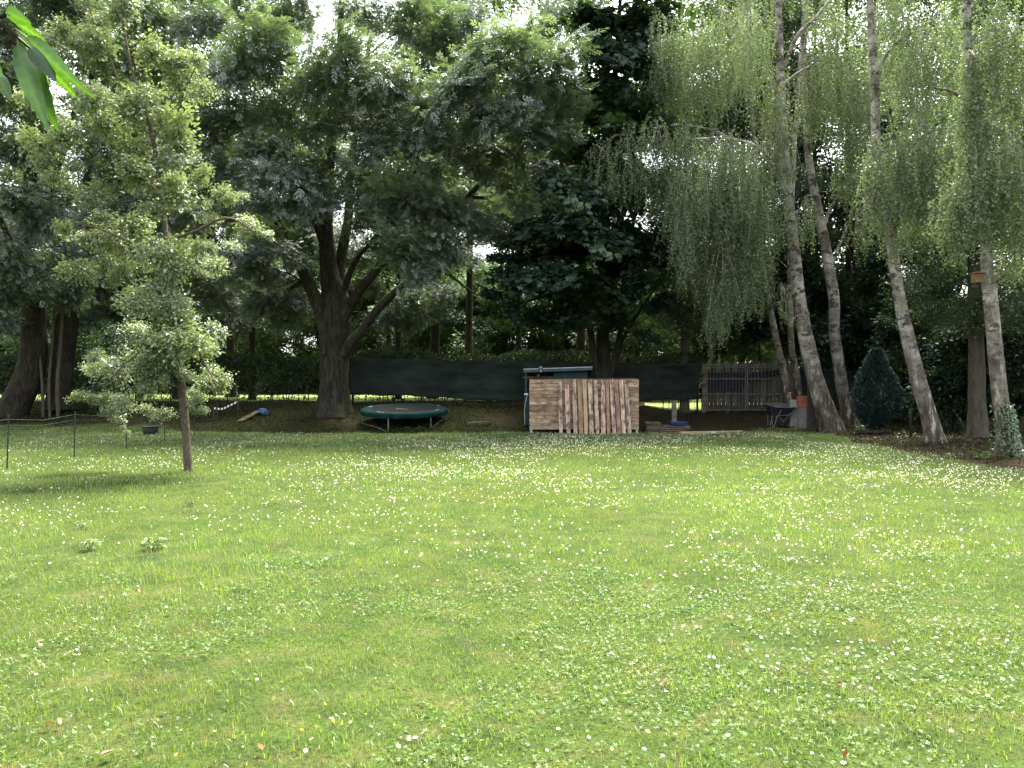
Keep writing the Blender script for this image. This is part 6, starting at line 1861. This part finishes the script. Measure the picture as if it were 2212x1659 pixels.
for i in range(len(bases) - 1):
    a, b = bases[i] - b1, bases[i + 1] - b1
    for k_ in range(9):
        z_ = .04 + k_ * .115
        sag = .02 + .012 * k_
        nm.tube([tuple(a + np.array((0, 0, z_))), tuple((a + b) / 2 + np.array((0, 0, z_ - sag * .6))), tuple(b + np.array((0, 0, z_)))], .0014 if k_ < 8 else .0022, 3, caps=False)
    nv_ = int(np.linalg.norm(b - a) / .16)
    for k_ in range(1, nv_):
        f_ = k_ / nv_; c = a + (b - a) * f_
        nm.tube([tuple(c + np.array((0, 0, .03))), tuple(c + np.array((0, 0, .95 - .06 * math.sin(math.pi * f_))))], .0012, 3, caps=False)
o = nm.build('netting', M['netcord'], nf); props(o, kind='stuff')

# --- cherry branch hanging into the top left corner
YC = 1.5
cg = np.array((-2.1, 1.9, 0.0))
ch = Tree('cherry_tree', 'cherry branch with large toothed leaves hanging into the top left corner', cg, M['dark_bark'])
ch.limb([(-2.1, 1.9, -.05, .11), (-2.12, 1.9, .8, .10), (-2.08, 1.88, 1.7, .085), (-2.05, 1.85, 2.6, .07), (-2.0, 1.85, 3.6, .04)], name='trunk', sides=14, n=24, bump=.04, flare=(.2, .12, 4))
tip = [(*at(-240, -60, YC), .010), (*at(-90, 5, YC), .006), (*at(0, 50, YC), .0035), (*at(28, 71, YC), .0028), (*at(66, 103, YC), .0016)]
ch.limb([(-2.06, 1.86, 2.35, .04), (-1.75, 1.75, 2.55, .025), *tip], sides=7, n=26, bump=.03)
ch.limb([(*at(6, 53, YC), .0025), (*at(20, 70, YC), .002), (*at(36, 97, YC), .0015)], sides=5, n=6, name='twig')
ch.limb([(*at(-60, 20, YC), .003), (*at(-20, 40, YC), .0022), (*at(12, 32, YC), .0015)], sides=5, n=6, name='twig')
ch.limb([(*at(-80, 10, YC), .003), (*at(-50, 90, YC), .0022), (*at(-14, 140, YC), .0015)], sides=5, n=6, name='twig')


def big_leaf(b_, t_, w_, dy0, dy1, roll, tint):
    a0, a1 = at(*b_, YC + dy0), at(*t_, YC + dy1)
    L = np.linalg.norm(a1 - a0); ex = (a1 - a0) / L
    vw = np.array((0, 1.0, 0)); ey = np.cross(vw, ex); ey /= np.linalg.norm(ey); ez = np.cross(ex, ey)
    ey, ez = ey * math.cos(roll) + ez * math.sin(roll), ez * math.cos(roll) - ey * math.sin(roll)
    W = w_ * 1.45 * YC / F * 0.5 / max(math.cos(roll), .3)
    V_, F_ = [], []
    k_ = 22
    for i in range(k_ + 1):
        s = i / k_
        wd = W * (math.sin(math.pi * min(1, s ** .82)) ** .75) * (1 - .25 * s) + (0 if i in (0, k_) else (.0010 if i % 2 else 0))
        mid = a0 + ex * L * s - ez * L * .10 * math.sin(s * 3.1) + np.array((0, 0, -.02 * s * s))
        V_ += [mid + ey * wd + ez * wd * .28, mid + ey * wd * .5 + ez * wd * .06, mid - ez * wd * .05, mid - ey * wd * .5 + ez * wd * .06, mid - ey * wd + ez * wd * .28]
    for i in range(k_):
        for j in range(4):
            F_.append((i * 5 + j, i * 5 + j + 1, i * 5 + 6 + j, i * 5 + 5 + j))
    me = mesh_np('leaf', np.array(V_) - cg, np.array(F_), M['cherry'], np.clip(np.array([tint * .6 + (0.42 if q % 5 == 2 else (0.28 if (q // 5 + abs(q % 5 - 2)) % 3 == 0 else -0.05)) for q in range(len(V_))]), 0, 1), smooth=True)
    link('leaf', me, ch.t)
    # leaf stalk
    st_ = MB().tube([tuple(a0 - ex * .03 - cg), tuple(a0 + ex * L * .3 - cg - ez * .002)], .0012, 5); st_.build('leaf_stalk', M['stem'], ch.t)


for args in (((12, 31), (68, 27), 24, .02, .0, .5, .4), ((24, 40), (100, 67), 15, .05, .06, .9, .7), ((58, 80), (186, 172), 30, -.02, -.05, .3, .6), ((31, 70), (86, 112), 25, .03, .04, .5, .9),
             ((64, 102), (121, 153), 26, -.04, -.05, -.5, .0), ((105, 127), (210, 192), 13, .03, .05, 1.0, .3), ((104, 146), (166, 189), 20, .04, .06, .4, .9), ((36, 93), (105, 260), 32, .0, -.03, -.2, .7),
             ((63, 116), (128, 262), 33, .02, .03, .25, .6), ((55, 105), (107, 162), 22, .05, .06, .5, 1.0), ((38, 96), (60, 165), 16, .04, .05, -.8, .1), ((-12, 160), (24, 196), 20, .0, .0, -.6, .8), ((-16, 136), (11, 157), 16, .05, .05, .4, .6)):
    big_leaf(*args)
cc = [(-1.5, 1.7, 2.75, .22), (-1.75, 1.5, 3.0, .3), (-2.2, 1.8, 3.3, .4), (-2.4, 2.0, 3.0, .35), (-1.9, 1.9, 3.7, .35)]
ch.grow(cc, .02)
P, D, T, sc = clump_sprays(cc, 6, 6)
ch.done(foliage('curved', P, D, T, 2, .12, .06, M['cherry']))
